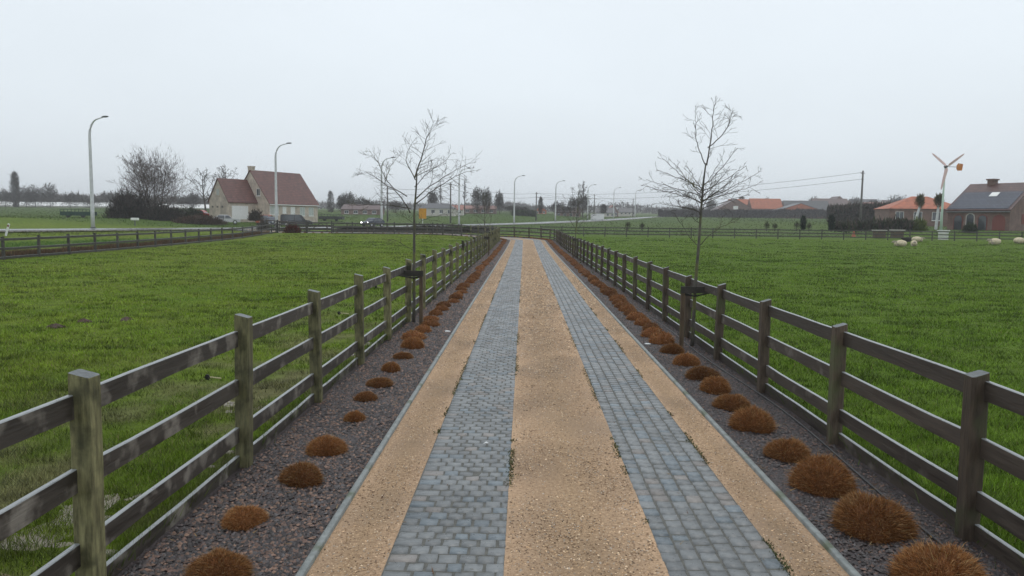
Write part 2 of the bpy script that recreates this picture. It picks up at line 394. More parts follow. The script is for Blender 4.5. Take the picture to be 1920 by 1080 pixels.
# ---- loose stones
def stones(name, n, offs, umax, size, cols, dz, seed, umin=1.5, m=None):
    g = np.random.default_rng(seed)
    u = umin * (umax / umin) ** g.random(n); o = g.uniform(offs[0], offs[1], n)
    P = np.stack([o, u, zt(o, u) + dz], 1); s = g.uniform(size[0], size[1], n) * np.clip(u / 9, 1, 3)
    base = np.array([(1, 0, 0), (0, 1, 0), (-1, 0, 0), (0, -1, 0), (0, 0, 1)], float)
    th = g.uniform(0, 2 * np.pi, n); c, si = np.cos(th), np.sin(th)
    B = base[None] * (1 + g.uniform(-.35, .35, (n, 5, 3)))
    B[:, :, 0] *= g.uniform(.8, 1.6, n)[:, None]; B[:, :, 2] *= g.uniform(.45, .95, n)[:, None]
    B[:, 4, 0] += g.uniform(-.4, .4, n); B[:, 4, 1] += g.uniform(-.4, .4, n)
    x = B[:, :, 0] * c[:, None] - B[:, :, 1] * si[:, None]; y = B[:, :, 0] * si[:, None] + B[:, :, 1] * c[:, None]
    V = np.stack([x, y, B[:, :, 2]], -1) * s[:, None, None] + P[:, None]
    fs = np.array([(0, 1, 4), (1, 2, 4), (2, 3, 4), (3, 0, 4)])
    Fc = (np.arange(n)[:, None, None] * 5 + fs[None]).reshape(-1, 3)
    cc = np.array(cols)[g.integers(0, len(cols), n)] * g.uniform(.6, 1.35, n)[:, None]
    return tag(arr_mesh(name, V.reshape(-1, 3), Fc, m, np.repeat(cc, 5, 0)), kind='stuff')
stm = mat('stone_chip', (.8, .8, .8), (1.15, 1.15, 1.15), scale=60, rough=.42, rough2=.7, spec=.5, bump=0, attr=True)
sandm = mat('grit', (.85, .85, .85), (1.15, 1.15, 1.15), scale=60, rough=.8, spec=.3, bump=0, attr=True)
chips = [(.047, .037, .037), (.064, .048, .045), (.13, .077, .058), (.036, .031, .033), (.19, .115, .08), (.078, .07, .071), (.025, .021, .02)]
stones('slate_chips', 66000, (LF + .03, LK - .05), 76, (.008, .02), chips, -.024, 11, m=stm)
stones('slate_chips', 66000, (RK + .05, RF - .02), 76, (.006, .015), chips[:4] + chips[5:], -.024, 12, m=stm)
grit = [(.52, .36, .22), (.38, .255, .155), (.6, .45, .3), (.22, .14, .085), (.46, .3, .17), (.42, .35, .28), (.16, .11, .07)]
stones('grit', 5000, (S2 + .01, S3 - .01), 40, (.006, .011), grit, -.005, 16, m=sandm)
stones('grit', 40000, (S2 + .01, S3 - .01), 75, (.003, .0075), grit, -.004, 13, m=sandm)
stones('grit', 16000, (LK + .02, S1 - .01), 75, (.003, .0075), grit, -.011, 14, m=sandm)
stones('grit', 14000, (S4 + .01, RK - .02), 75, (.003, .0075), grit, -.011, 15, m=sandm)

# ---- moss and weeds along the sett edges
gmoss = mat('moss', (.8, .8, .8), (1.1, 1.1, 1.1), scale=20, rough=.9, spec=.1, bump=0, attr=True)
def moss(n, off, seed, spread=.018):
    g = np.random.default_rng(seed); u = 2 * (40 / 2) ** g.random(n); k = fbm(u, u * 0 + off * 9, .9, seed); keep = k > .57; u = u[keep]; n = len(u)
    o = off + g.normal(0, spread, n); P = np.stack([o, u, zt(o, u) - .012], 1)
    c = np.array([.1, .11, .05]) * g.uniform(.5, 1.5, n)[:, None]
    return P, g.uniform(.008, .026, n), g.uniform(.008, .02, n), c
Q = [moss(9000, S2, 1), moss(7000, S3, 2), moss(5000, S1, 3), moss(5000, S4, 4)]
tag(blades('moss_tufts', *[np.concatenate([q[i] for q in Q]) for i in range(4)], gmoss, lean=1.2), kind='stuff')

# ---- pasture grass
grm = mat('grass_blade', (.85, .85, .85), (1.15, 1.15, 1.15), scale=1.5, rough=.6, spec=.25, bump=0, attr=True)
def grass(name, n, side, seed):
    g = np.random.default_rng(seed)
    y = 2.6 * (91 / 2.6) ** g.random(n)
    if side < 0:
        x0 = np.maximum(-.74 * y - 1.5, -25.5); x = x0 + (LF - .1 - x0) * g.random(n)
    else:
        x1 = .72 * y + 2.5; x = RF + .08 + (x1 - RF) * g.random(n)
    keep = ((x < LF - .07) & (y < 83.5 - .0 * x)) if side < 0 else (x > RF + .07); keep &= ~((side > 0) & (y * .72 + 2.5 < RF))
    x, y = x[keep], y[keep]
    if side < 0:   # worn, wet strip along the fence
        worn = sst(-6.5, -3, x) * sst(26, 12, y) * (fbm(x, y, .9, 31) > .47); kk = g.random(len(x)) > worn * .85; x, y = x[kk], y[kk]
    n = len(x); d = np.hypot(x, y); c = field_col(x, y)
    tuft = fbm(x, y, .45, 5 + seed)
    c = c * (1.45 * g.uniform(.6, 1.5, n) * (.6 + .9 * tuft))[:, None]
    dry = g.random(n) < (.07 if side < 0 else .03); c[dry] = np.array([.26, .22, .1]) * g.uniform(.6, 1.2, (dry.sum(), 1))
    H = (g.uniform(.022, .055, n) if side < 0 else g.uniform(.022, .06, n)) * (.3 + 1.6 * tuft)
    W = np.maximum(.005, .00095 * d) * g.uniform(.7, 1.4, n)
    z = zt(x, y) - .012
    return tag(blades(name, np.stack([x, y, z], 1), H, W, c, grm, lean=1.1, seed=seed), kind='stuff')
grass('pasture_grass', 520000, -1, 21)
grass('pasture_grass', 520000, 1, 22)

def tufts(n, side, seed):
    g = np.random.default_rng(seed); y = 4 * (85 / 4) ** g.random(n); x = (np.maximum(-.72 * y - 1, -25) + (LF - .3 - np.maximum(-.72 * y - 1, -25)) * g.random(n)) if side < 0 else RF + .3 + (.74 * y + 2 - RF) * g.random(n)
    k = ((x < LF - .2) & (y < 82)) if side < 0 else (x > RF + .2); x, y = x[k], y[k]; m_ = 34; rad = g.uniform(.05, .16, len(x)) * np.clip(y / 14, 1, 2.6)
    X = np.repeat(x, m_) + g.normal(0, 1, len(x) * m_) * np.repeat(rad, m_) * 1.4; Y_ = np.repeat(y, m_) + g.normal(0, 1, len(x) * m_) * np.repeat(rad, m_) * .6
    c = field_col(X, Y_) * (np.repeat(g.choice([.55, .68, .8, 1.35], len(x), p=[.35, .3, .2, .15]), m_) * g.uniform(.8, 1.3, len(X)))[:, None]
    tag(blades('grass_tufts', np.stack([X, Y_, zt(X, Y_) - .01], 1), g.uniform(.05, .11, len(X)), np.maximum(.006, .0011 * Y_), c, grm, lean=1.3, seed=seed), kind='stuff')
tufts(1500, -1, 61); tufts(2000, 1, 62)
g = np.random.default_rng(64); n = 26000; yy = 2.4 * (80 / 2.4) ** g.random(n); lf_ = g.random(n) < .5
xx = np.where(lf_, LF - .02 - np.abs(g.normal(0, .07, n)), RF + .03 + np.abs(g.normal(0, .07, n))); kk = fbm(xx * 0 + lf_ * 30, yy, .8, 12) > .42; xx, yy = xx[kk], yy[kk]; n = len(xx)
tag(blades('fence_foot_grass', np.stack([xx, yy, zt(xx, yy) - .02], 1), g.uniform(.05, .17, n), np.maximum(.005, .0009 * yy), field_col(xx, yy) * g.uniform(.6, 1.5, n)[:, None], grm, lean=.7, seed=64), kind='stuff')
# bare wet patches and puddles by the left fence
mud = mat('pale_mud', (.15, .12, .085), (.3, .27, .22), scale=12, rough=.3, rough2=.7, spec=.6, bump=.5, c3=(.16, .14, .07), s3=5)
def patch(name, x, y, rx, ry, m, label, cat, z=.012, seed=0, group=None, h=0):
    g = random.Random(seed); n = 22; b = MB(); vs = [(x, y, zf(x, y) + z + h)]; ph = [g.uniform(0, 6.28) for _ in range(4)]
    for ring, rr_ in ((1, .45), (2, .8), (3, 1)):
        for k in range(n):
            t = 2 * math.pi * k / n; q = rr_ * (1 + .25 * math.sin(2 * t + ph[0]) + .18 * math.sin(3 * t + ph[1]) + .12 * math.sin(5 * t + ph[2]) + g.uniform(-.06, .06))
            px_, py_ = x + rx * q * math.cos(t), y + ry * q * math.sin(t)
            vs.append((px_, py_, zf(px_, py_) + z + h * (1 - rr_ ** 1.5) * g.uniform(.7, 1.15) - (.03 if ring == 3 else 0)))
    fs = [(0, 1 + k, 1 + (k + 1) % n) for k in range(n)]
    for r_ in (0, 1):
        for k in range(n): a = 1 + r_ * n; j = (k + 1) % n; fs.append((a + k, a + n + k, a + n + j, a + j))
    b.add(vs, fs); o = b.build(name, m, smooth=h < .02); return o
for i in range(60):
    y = 3.9 * (17 / 3.9) ** rnd.random(); x = -2.75 - abs(rnd.gauss(0, .55))
    s_ = rnd.uniform(.02, .075) * (1 + y * .05)
    tag(patch('bare_patch', x, y, s_ * 1.3, s_ * .8, mud, '', '', z=.001, seed=i), kind='structure')
tag(patch('bare_patch', -3.25, 5.2, .3, .5, mud, '', '', z=.004, seed=77), kind='structure')
tag(patch('bare_patch', -3.2, 4.2, .3, .22, mat('trodden_sand', (.14, .095, .06), (.26, .19, .13), scale=14, rough=.8, bump=.8), '', '', z=.006, seed=78), kind='structure')
mole = mat('molehill_soil', (.035, .022, .017), (.13, .085, .065), scale=22, rough=.9, bump=1, bscale=30, bdist=.05)
for i, (px, py, wpx, lb) in enumerate([(92, 617, 36, 'brown molehill in left pasture, nearest the left edge of the view'), (145, 607, 30, 'brown molehill in left pasture, middle one of the three'), (228, 603, 34, 'brown molehill in left pasture, closest to the driveway fence')]):
    d = CAMH * F / (py - HH(px)); x = Xof(px, d); r_ = wpx / 2 * d / F
    tag(patch('molehill', x, d, r_, r_ * .8, mole, '', '', z=-.0, seed=40 + i, h=.085), lb, 'molehill', 'molehills in the left pasture')

# ---------------------------------------------------------------- post and rail fences
wp = mat('post_wood', (.065, .06, .03), (.25, .235, .115), scale=9, stretch=(3, 3, .5), rough=.6, rough2=.85, spec=.35, bump=.7, bscale=22, c3=(.03, .03, .016), s3=4, t3=(.5, .66), rand=.25, bdist=.008)
wpr = mat('post_wood_brown', (.038, .028, .02), (.11, .082, .058), scale=7, stretch=(3, 3, .5), rough=.6, rough2=.85, spec=.35, bump=.7, bscale=22, c3=(.07, .08, .035), s3=2.5, t3=(.5, .68), rand=.25, bdist=.008)
wr = mat('rail_wood', (.018, .014, .011), (.062, .05, .039), scale=5, stretch=(4, .35, 4), rough=.42, rough2=.75, spec=.5, bump=.6, bscale=14, c3=(.19, .17, .142), s3=4.5, t3=(.52, .66), rand=.2, bdist=.006)
wrr = mat('rail_wood_brown', (.024, .018, .014), (.07, .053, .04), scale=5, stretch=(4, .35, 4), rough=.42, rough2=.75, spec=.5, bump=.6, bscale=14, c3=(.15, .13, .11), s3=2.6, t3=(.6, .72), rand=.2, bdist=.006)
capm = mat('post_end_grain', (.04, .048, .048), (.1, .115, .115), scale=14, rough=.4, spec=.6, bump=.5)
wtop = mat('wet_edge_sky_sheen', (.16, .17, .17), (.3, .32, .32), scale=9, stretch=(2, .6, 2), rough=.22, rough2=.45, spec=.8, bump=.3)  # wet weathered board tops, base colour lightened to carry the sky's sheen
def post_mesh(h, wd, slope, m, seed):
    g = random.Random(seed); a = wd / 2; b = MB(); j = lambda: g.uniform(-.004, .004)
    vs = []
    lv = [-.15, 0.02, .3 * h, .65 * h, h - .03]
    for z in lv:
        for sx, sy in ((-1, -1), (1, -1), (1, 1), (-1, 1)):
            vs.append((sx * (a - .012) + j(), sy * a + j(), z)); vs.append((sx * a + j(), sy * (a - .012) + j(), z))
    order = [1, 0, 2, 3, 5, 4, 6, 7]    # go round the chamfered square
    order = [0, 2, 3, 5, 4, 6, 7, 1]
    n = 8; top = []
    for k in order:
        x, y, z = vs[4 * 8 + k]; top.append((x * .97, y * .97, h - .012 + slope * x / a * .5))
    b.add(vs, [(i * 8 + order[k], i * 8 + order[(k + 1) % 8], (i + 1) * 8 + order[(k + 1) % 8], (i + 1) * 8 + order[k]) for i in range(4) for k in range(8)])
    o = len(b.v); b.v += top; b.f += [(4 * 8 + order[k], 4 * 8 + order[(k + 1) % 8], o + (k + 1) % 8, o + k) for k in range(8)]
    b.f.append(tuple(o + k for k in range(8)))
    me = bpy.data.meshes.new('post'); me.from_pydata(b.v, [], b.f); me.materials.append(m); me.materials.append(capm)
    me.polygons[len(b.f) - 1].material_index = 1; me.update(); return me
def fence(label, group, pts, rails, h, wd, pm, rm, slope, railoff, seed, bh=.135, bt=.036, bays=2, lo=True, cat='fence'):
    """pts: post positions in order. rails: heights of board tops. railoff: sideways offset of the boards."""
    g = random.Random(seed); x0, y0 = pts[0]
    t = thing('post_and_rail_fence', label, cat, (x0, y0, zf(x0, y0)), 0, group)
    meshes = [post_mesh(h * k, wd, slope, pm, seed + i) for i, k in enumerate((1, 1.015, .985, 1.0))]
    for i, (x, y) in enumerate(pts):
        nx, ny = pts[min(i + 1, len(pts) - 1)]; px_, py_ = pts[max(i - 1, 0)]
        ang = math.atan2(ny - py_, nx - px_) - math.pi / 2
        o = link('post', meshes[i % 4], None, t); o.location = (x - x0, y - y0, zf(x, y) - zf(x0, y0)); o.rotation_euler = (g.uniform(-.022, .022), g.uniform(-.016, .016), ang + g.uniform(-.03, .03))
    nb = bays
    for ri, rz in enumerate(rails):
        i = 0
        while i < len(pts) - 1:
            j = min(i + nb, len(pts) - 1); b = MB(); secs = []
            seg = []
            for k in range(i, j):
                a, c = Vector(pts[k]), Vector(pts[k + 1]); sag = g.uniform(-.012, .004); m_ = 4
                for q in range(m_ + (1 if k == j - 1 else 0)):
                    f = q / m_; p = a.lerp(c, f); seg.append((p.x, p.y, sag * 4 * f * (1 - f)))
            for q, (x, y, sg) in enumerate(seg):
                a = Vector(seg[max(q - 1, 0)][:2]); c = Vector(seg[min(q + 1, len(seg) - 1)][:2]); dv = (c - a).normalized(); nv = Vector((dv.y, -dv.x))
                e = .004 if q == 0 else (-.004 if q == len(seg) - 1 else 0)
                z = zf(x, y) + rz + sg + g.uniform(-.003, .003); hh_ = bh * (1.0 + .04 * math.sin(q * 1.7 + ri))
                bx_ = Vector((x, y)) + nv * railoff + dv * e
                p0, p1 = bx_ - nv * bt / 2, bx_ + nv * bt / 2; ce = .005
                i0, i1 = bx_ - nv * (bt / 2 - ce), bx_ + nv * (bt / 2 - ce)
                secs.append([(p0.x, p0.y, z - hh_), (p0.x, p0.y, z - ce), (i0.x, i0.y, z), (i1.x, i1.y, z), (p1.x, p1.y, z - ce), (p1.x, p1.y, z - hh_)])
            vs = [v for s_ in secs for v in s_]; n = 6
            fs = [(q * n + k, q * n + (k + 1) % n, (q + 1) * n + (k + 1) % n, (q + 1) * n + k) for q in range(len(secs) - 1) for k in range(n)]
            fs += [tuple(range(n))[::-1], tuple(range((len(secs) - 1) * n, len(secs) * n))]
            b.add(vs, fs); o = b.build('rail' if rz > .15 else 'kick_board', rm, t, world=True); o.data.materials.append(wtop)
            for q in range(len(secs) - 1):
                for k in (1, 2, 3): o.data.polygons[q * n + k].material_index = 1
            i = j
    return t
def line_pts(fn, u0, u1, st):
    n = max(1, round((u1 - u0) / st)); return [fn(u0 + (u1 - u0) * i / n) for i in range(n + 1)]
pts = [path(4.17 + 2.4 * k, LF) for k in range(-2, 31)]
pts += [path(78.6 + 1.5 * k, LF) for k in range(0, 6)]
fence('mossy grey post and rail fence along the left side of the paved drive', 'timber fences', pts, (1.2, .77, .335, .085), 1.34, .125, wp, wr, -.03, -.035, 1, bays=3)
pts2 = [path(87.8 + 1.5 * k, LF) for k in range(0, 4)] + [(-RC - 1.2 - 2.35 * k, U1 + RC + LF) for k in range(0, 5)]
pts = [path(5.26 + 2.32 * k, RF) for k in range(-2, 32)]
pts += [path(78.8 + 2.0 * k, RF) for k in range(0, 8)]
pts += [(-RC - .6 - 2.4 * k, U1 + RC + RF) for k in range(0, 9)]
fence('brown post and rail fence along the right side of the paved drive', 'timber fences', pts, (1.13, .725, .34, .1), 1.2, .12, wpr, wrr, .035, .035, 2, bays=3)
dkp = mat('far_fence_wood', (.03, .027, .024), (.075, .068, .058), scale=5, rough=.6, bump=.3, rand=.2)
fence('dark post and rail fence turning left beyond the bend, nearer side of the drive', 'timber fences', pts2, (1.2, .77, .335, .085), 1.34, .125, dkp, dkp, -.03, -.035, 5, bays=3)
bp_ = [(2.0 + 2.6 * k, 91.8 - .0009 * (2.6 * k) ** 2 * .35) for k in range(0, 40)]
fence('dark three-rail fence closing the far end of the sheep pasture', 'timber fences', bp_, (1.15, .78, .4), 1.22, .11, dkp, dkp, .02, -.03, 3, bays=4, bh=.12)
sp_ = [(-24.9 - 2.3 * sst(30, 80, y) , y) for y in np.arange(19, 80, 2.8)]
sp_ = [(float(a), float(b)) for a, b in sp_] + [(-27.4, 81.6), (-27.7, 84)]
fence('old grey fence with a muddy base along the far left edge of the left pasture', 'timber fences', sp_, (1.05, .6, .16), 1.15, .12, dkp, dkp, .02, .03, 4, bays=2, bh=.12)

# gate at the road end
gt = thing('field_gate', 'dark timber double gate with diagonal braces beside the road end of the drive', 'gate', (-21.3, U1 + RC + LF, zf(-21.3, 85)))
gz = 0.0
for s0, s1 in ((0, -3.1), (-3.1, -6.3)):
    b = MB(); lo_, hi_ = min(s0, s1) + .06, max(s0, s1) - .06
    for z in (.18, .52, .86, 1.15): b.box(lo_, hi_, -.02, .02, z - .05, z + .05)
    b.box(lo_, lo_ + .09, -.03, .03, .1, 1.22); b.box(hi_ - .09, hi_, -.03, .03, .1, 1.22)
    b.tube([(lo_ + .1, .045, .2), ((lo_ + hi_) / 2, .045, 1.12)], .04, 6); b.tube([((lo_ + hi_) / 2, .045, 1.12), (hi_ - .1, .045, .2)], .04, 6)
    b.build('gate_leaf', dkp, gt)
for x in (-3.1, -6.4): MB().box(x - .08, x + .08, -.08, .08, -.1, 1.45, ch=.02).build('gate_post', dkp, gt)

# ---------------------------------------------------------------- brown tussocks
tusm = mat('tussock_blade', (.8, .8, .8), (1.2, 1.2, 1.2), scale=8, rough=.75, spec=.2, bump=0, attr=True, rand=.3)
def tussock_mesh(name, n, seed, hgt, wb=.0045, core=.86):
    g = np.random.default_rng(seed); ce = [];
    # soft dome core, then blades standing out of it
    nn, mm = 20, 8; V = []; C = []
    for i in range(mm + 1):
        p = math.pi / 2 * i / mm
        for k in range(nn):
            t = 2 * math.pi * k / nn; q = core * (1 + .07 * math.sin(3 * t + seed) + .05 * math.sin(5 * t + 2 * seed))
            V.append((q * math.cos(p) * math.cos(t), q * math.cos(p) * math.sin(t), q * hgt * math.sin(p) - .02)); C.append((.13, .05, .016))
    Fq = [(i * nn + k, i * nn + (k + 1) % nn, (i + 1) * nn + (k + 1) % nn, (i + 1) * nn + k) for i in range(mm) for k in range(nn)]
    V = list(V); tri = [(a, b, c) for a, b, c, d in Fq] + [(a, c, d) for a, b, c, d in Fq]
    th = g.uniform(0, 2 * np.pi, n); el = np.arcsin(g.random(n)); 
    dv = np.stack([np.cos(el) * np.cos(th), np.cos(el) * np.sin(th), np.sin(el)], 1)
    q = (1 + .07 * np.sin(3 * th + seed) + .05 * np.sin(5 * th + 2 * seed)) * core
    P0 = dv * q[:, None] * np.array([1, 1, hgt]) * g.uniform(.8, 1, n)[:, None]; P0[:, 2] -= .01
    ln = g.uniform(.06, .19, n); out_ = dv * np.array([1, 1, .9]) + g.normal(0, .35, (n, 3)); out_[:, 2] += .25
    P1 = P0 + out_ * ln[:, None] * .6
    P2 = P1 + (out_ * np.array([1.1, 1.1, .35])) * ln[:, None] * .45
    P2[:, 2] = np.maximum(P2[:, 2], .0)
    stray = g.random(n) < .012; P2[stray] += out_[stray] * .16; P2[:, 2] = np.maximum(P2[:, 2], 0)
    sd_ = np.cross(out_, g.normal(0, 1, (n, 3))); sd_ /= np.linalg.norm(sd_, axis=1)[:, None] + 1e-6; sd_ *= (wb * 3.6 * g.uniform(.6, 1.4, n))[:, None]
    B = np.stack([P0 - sd_ / 2, P0 + sd_ / 2, P1 + sd_ * .35, P1 - sd_ * .35, P2], 1).reshape(-1, 3); o = len(V)
    i5 = np.arange(n)[:, None, None] * 5 + np.array([(0, 1, 2), (0, 2, 3), (3, 2, 4)])[None] + o
    pal = np.array([(.27, .118, .036), (.21, .088, .028), (.31, .145, .05), (.13, .052, .02), (.34, .2, .09)])
    cb = pal[g.integers(0, 5, n)] * g.uniform(.7, 1.3, n)[:, None]
    cb[stray] = np.array([.4, .28, .13]); cb = np.repeat(cb, 5, 0)
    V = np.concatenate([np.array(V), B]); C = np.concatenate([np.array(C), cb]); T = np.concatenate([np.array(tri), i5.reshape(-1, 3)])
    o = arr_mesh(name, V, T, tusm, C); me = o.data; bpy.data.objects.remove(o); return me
TN = [tussock_mesh('tussock', 15000, s_, h_, .0032) for s_, h_ in ((1, .92), (2, .84), (3, .96), (4, .8))]
TM = [tussock_mesh('tussock', 1800, s_, h_, .009) for s_, h_ in ((5, .92), (6, .84), (7, .94))]
TF = [tussock_mesh('tussock', 350, s_, h_, .02) for s_, h_ in ((8, .88), (9, .82))]
def tussock(u, off, r, label, group, k):
    x, y = path(u, off); me = (TN if u < 13 else TM if u < 30 else TF); me = me[k % len(me)]
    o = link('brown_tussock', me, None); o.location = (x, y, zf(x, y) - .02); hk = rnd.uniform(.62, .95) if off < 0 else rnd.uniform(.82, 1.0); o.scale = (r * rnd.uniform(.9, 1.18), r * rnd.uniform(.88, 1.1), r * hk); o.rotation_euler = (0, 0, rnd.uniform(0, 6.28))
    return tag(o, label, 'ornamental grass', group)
ordn = ['first', 'second', 'third', 'fourth', 'fifth', 'sixth', 'seventh', 'eighth', 'ninth', 'tenth']
RU = [4.55, 5.4, 6.25, 7.1, 8.1, 9.0, 9.85, 10.7, 11.75, 12.8]
RR = [.31, .285, .29, .235, .25, .22, .22, .23, .21, .21]
RO = [2.62, 2.58, 2.56, 2.56, 2.52, 2.55, 2.56, 2.58, 2.58, 2.57]
RL = ['large rusty brown tussock cut by the bottom right of the view', 'large dark brown tussock in the right bed beside the nearest whole post', 'wide golden brown tussock, third from the front in the right bed',
      'smaller round tawny tussock just behind the wide golden one in right bed', 'low wide russet tussock, fifth from the front in the right bed', 'round tan brown tussock, sixth from the front in the right bed',
      'round brown tussock, seventh from the front in the right bed', 'brown tussock, eighth from the front in the right bed', 'dark russet tussock, ninth from the front in the right bed', 'tenth brown tussock from the front in the right bed, before the staked tree']
for i, u in enumerate(RU): tussock(u, RO[i], RR[i], RL[i], 'tussocks in the right bed', i)
u = 13.8; i = 0
while u < U2 + 10:
    tussock(u, 2.6 + rnd.uniform(-.05, .05), rnd.uniform(.2, .25), 'brown tussock in the close row of the right bed from the staked tree onward', 'tussocks in the right bed', i); i += 1; u += .8 * rnd.uniform(.93, 1.08)
LU = [(395, 4.5, .19), (445, 5.3, .15), (560, 6.2, .2), (607, 7.0, .19), (663, 8.15, .13), (685, 9.1, .15), (712, 9.9, .2), (733, 10.9, .16), (755, 11.9, .17), (775, 12.9, .21)]
LL = ['faint brown tussock cut by the bottom edge in the left bed', 'small flat tan tussock, second from the front in the left bed', 'spreading reddish tussock with a pale stone before it in left bed', 'dark russet tussock, fourth from the front in the left bed',
      'small sparse orange brown tussock, fifth from the front in left bed', 'small tan tussock, sixth from the front in the left bed', 'wide brown tussock, seventh from the front in the left bed', 'small brown tussock, eighth from the front in the left bed',
      'brown tussock, ninth from the front in the left bed', 'tenth brown tussock from the front in the left bed, near the staked tree']
for i, (px, u, r_) in enumerate(LU): tussock(u, Xof(px, u), r_, LL[i], 'tussocks in the left bed', i + 1)
u = 13.8; i = 0
while u < U2 + 20:
    tussock(u, -1.9 + rnd.uniform(-.06, .06) - (.08 if u < 20 else 0), rnd.uniform(.19, .235), 'brown tussock in the close row of the left bed from the staked tree onward', 'tussocks in the left bed', i); i += 1; u += .88 * rnd.uniform(.93, 1.08)

g = np.random.default_rng(88); n = 1500; yy = 2.5 * (30 / 2.5) ** g.random(n); side_ = g.random(n) < .5
xx = np.where(side_, g.uniform(LF, LK, n), g.uniform(RK, RF, n)); k = g.random(n) < .2; xx[k] = g.uniform(LK, RK, k.sum())
a_ = g.uniform(0, 6.28, n); up_ = np.stack([np.cos(a_), np.sin(a_), g.uniform(.05, .3, n)], 1)
cc = np.array([(.22, .14, .06), (.14, .07, .03), (.3, .22, .11), (.1, .05, .03)])[g.integers(0, 4, n)] * g.uniform(.6, 1.3, n)[:, None]
tag(blades('leaf_litter', np.stack([xx, yy, zt(xx, yy) - .004 + .008 * (~((xx > S1) & (xx < S4)))], 1), g.uniform(.02, .09, n), g.uniform(.004, .016, n), cc, tusm, up=up_, seed=88), kind='stuff')
# hose, loose bits
hs = MB(); pts = []
for k in range(60):
    y = 3 + k * .3; pts.append((3.0 + .05 * math.sin(y * .9) - .06 * math.sin(y * .37 + 1), y, zf(3, y) - .012))
hs.tube(pts, .009, 6); tag(hs.build('drip_hose', mat('black_hose', (.03, .03, .032), (.06, .06, .06), rough=.45, bump=0), smooth=True), 'thin dark drip hose lying along the right fence foot', 'hose')
wht = mat('white_stone', (.6, .62, .62), (.75, .77, .77), scale=30, rough=.35, bump=.3)
for px, py, r_, lb, ct in ((840, 622, .07, 'pale flat stone in the left bed near the kerb', 'stone'), (1219, 645, .06, 'pale flat stone in the right bed near the kerb', 'stone'), (1400, 800, .06, 'pale wet stone in the right bed between kerb and tussocks', 'stone'), (553, 916, .07, 'pale stone in front of the spreading left tussock', 'stone')):
    d = CAMH * F / (py - HH(px)); b = MB(); b.ball((0, 0, 0), (r_, r_ * .7, r_ * .28), 10, 6, .1); o = b.build('flat_stone', wht if py != 916 else mud, smooth=True); x = Xof(px, d); o.location = (x, d, zf(x, d) - .008); tag(o, lb, ct)
d = CAMH * F / (843 - HH(915)); b = MB(); b.add([(-.028, 0, 0), (0, -.018, .012), (.03, .004, .006), (.004, .022, .016), (.0, .0, .022)], [(0, 1, 4), (1, 2, 4), (2, 3, 4), (3, 0, 4), (3, 2, 1, 0)])
o = b.build('fallen_leaf', wht); o.location = (Xof(915, d), d, zf(0, d) + .014); tag(o, 'small white scrap lying on the left sett track', 'scrap')
# electric fence insulators
insb = mat('black_plastic', (.01, .01, .01), (.02, .02, .02), rough=.4, bump=0); rod = mat('pale_rod', (.4, .36, .2), (.5, .45, .28), rough=.5, bump=0)
for px, py, lb in ((385, 712, 'nearest black ring insulator sticking out from the left fence rail'), (637, 588, 'second black ring insulator further along the left fence rail'), (707, 538, 'farther small black ring insulator on the left fence')):
    dd_ = {385: 6.25, 637: 10.9, 707: 13.4}[px]; z = Zof(px, py, dd_)
    t = thing('fence_insulator', lb, 'insulator', (LF - .06, dd_, z), 0, 'insulators on the left fence')
    xx = Xof(px, dd_) - (LF - .06); MB().tube([(0, 0, -.01), (xx, 0, 0)], .006, 6).build('rod', rod, t)
    b = MB(); b.tube([(xx, 0, -.012), (xx - .012, 0, .014), (xx - .03, 0, .018), (xx - .042, 0, 0), (xx - .03, 0, -.016), (xx - .008, 0, -.02)], .008, 6); b.tube([(xx - .02, -.018, 0), (xx - .02, .018, 0)], .012, 6); b.build('ring', insb, t)

# ---------------------------------------------------------------- bare trees
bark = mat('young_bark', (.05, .045, .038), (.13, .12, .1), scale=14, stretch=(1, 1, .4), rough=.75, bump=.5, c3=(.12, .12, .04), s3=3, t3=(.5, .65))
twigm = mat('twig', (.045, .038, .032), (.11, .094, .078), scale=6, rough=.8, bump=0, c3=(.1, .1, .03), s3=1.2, t3=(.55, .7))
def grow(b, p, d, ln, r, lv, g, n=5, wob=.12, up=.06, kids=5, ang=.7, rmin=.002, sides=(6, 5, 3, 3, 3)):
    pts = [p]; rad = [r]; dirs = [d]
    for i in range(n):
        d = (d + Vector((g.gauss(0, wob), g.gauss(0, wob), g.gauss(0, wob) + up))).normalized()
        pts.append(pts[-1] + d * ln / n); rad.append(max(rmin, r * (1 - .75 * (i + 1) / n))); dirs.append(d)
    b.tube(pts, rad, sides[min(4 - min(lv, 4), 4)] if lv < 5 else 6, cap=False)
    if lv <= 0: return
    for k in range(kids):
        f = .22 + .75 * (k + g.random()) / kids; i = min(int(f * n), n - 1); q = pts[i].lerp(pts[i + 1], f * n - i)
        ax = dirs[i].orthogonal().normalized(); ax = Matrix.Rotation(g.uniform(0, 6.28), 3, dirs[i]) @ ax
        nd = (Matrix.Rotation(ang * g.uniform(.6, 1.3), 3, ax) @ dirs[i]).normalized()
        grow(b, q, nd, ln * g.uniform(.38, .68) * (1.15 - .5 * f), max(rmin, rad[i] * .55), lv - 1, g, max(3, n - 1), wob, up, max(2, kids - 1), ang, rmin, sides)
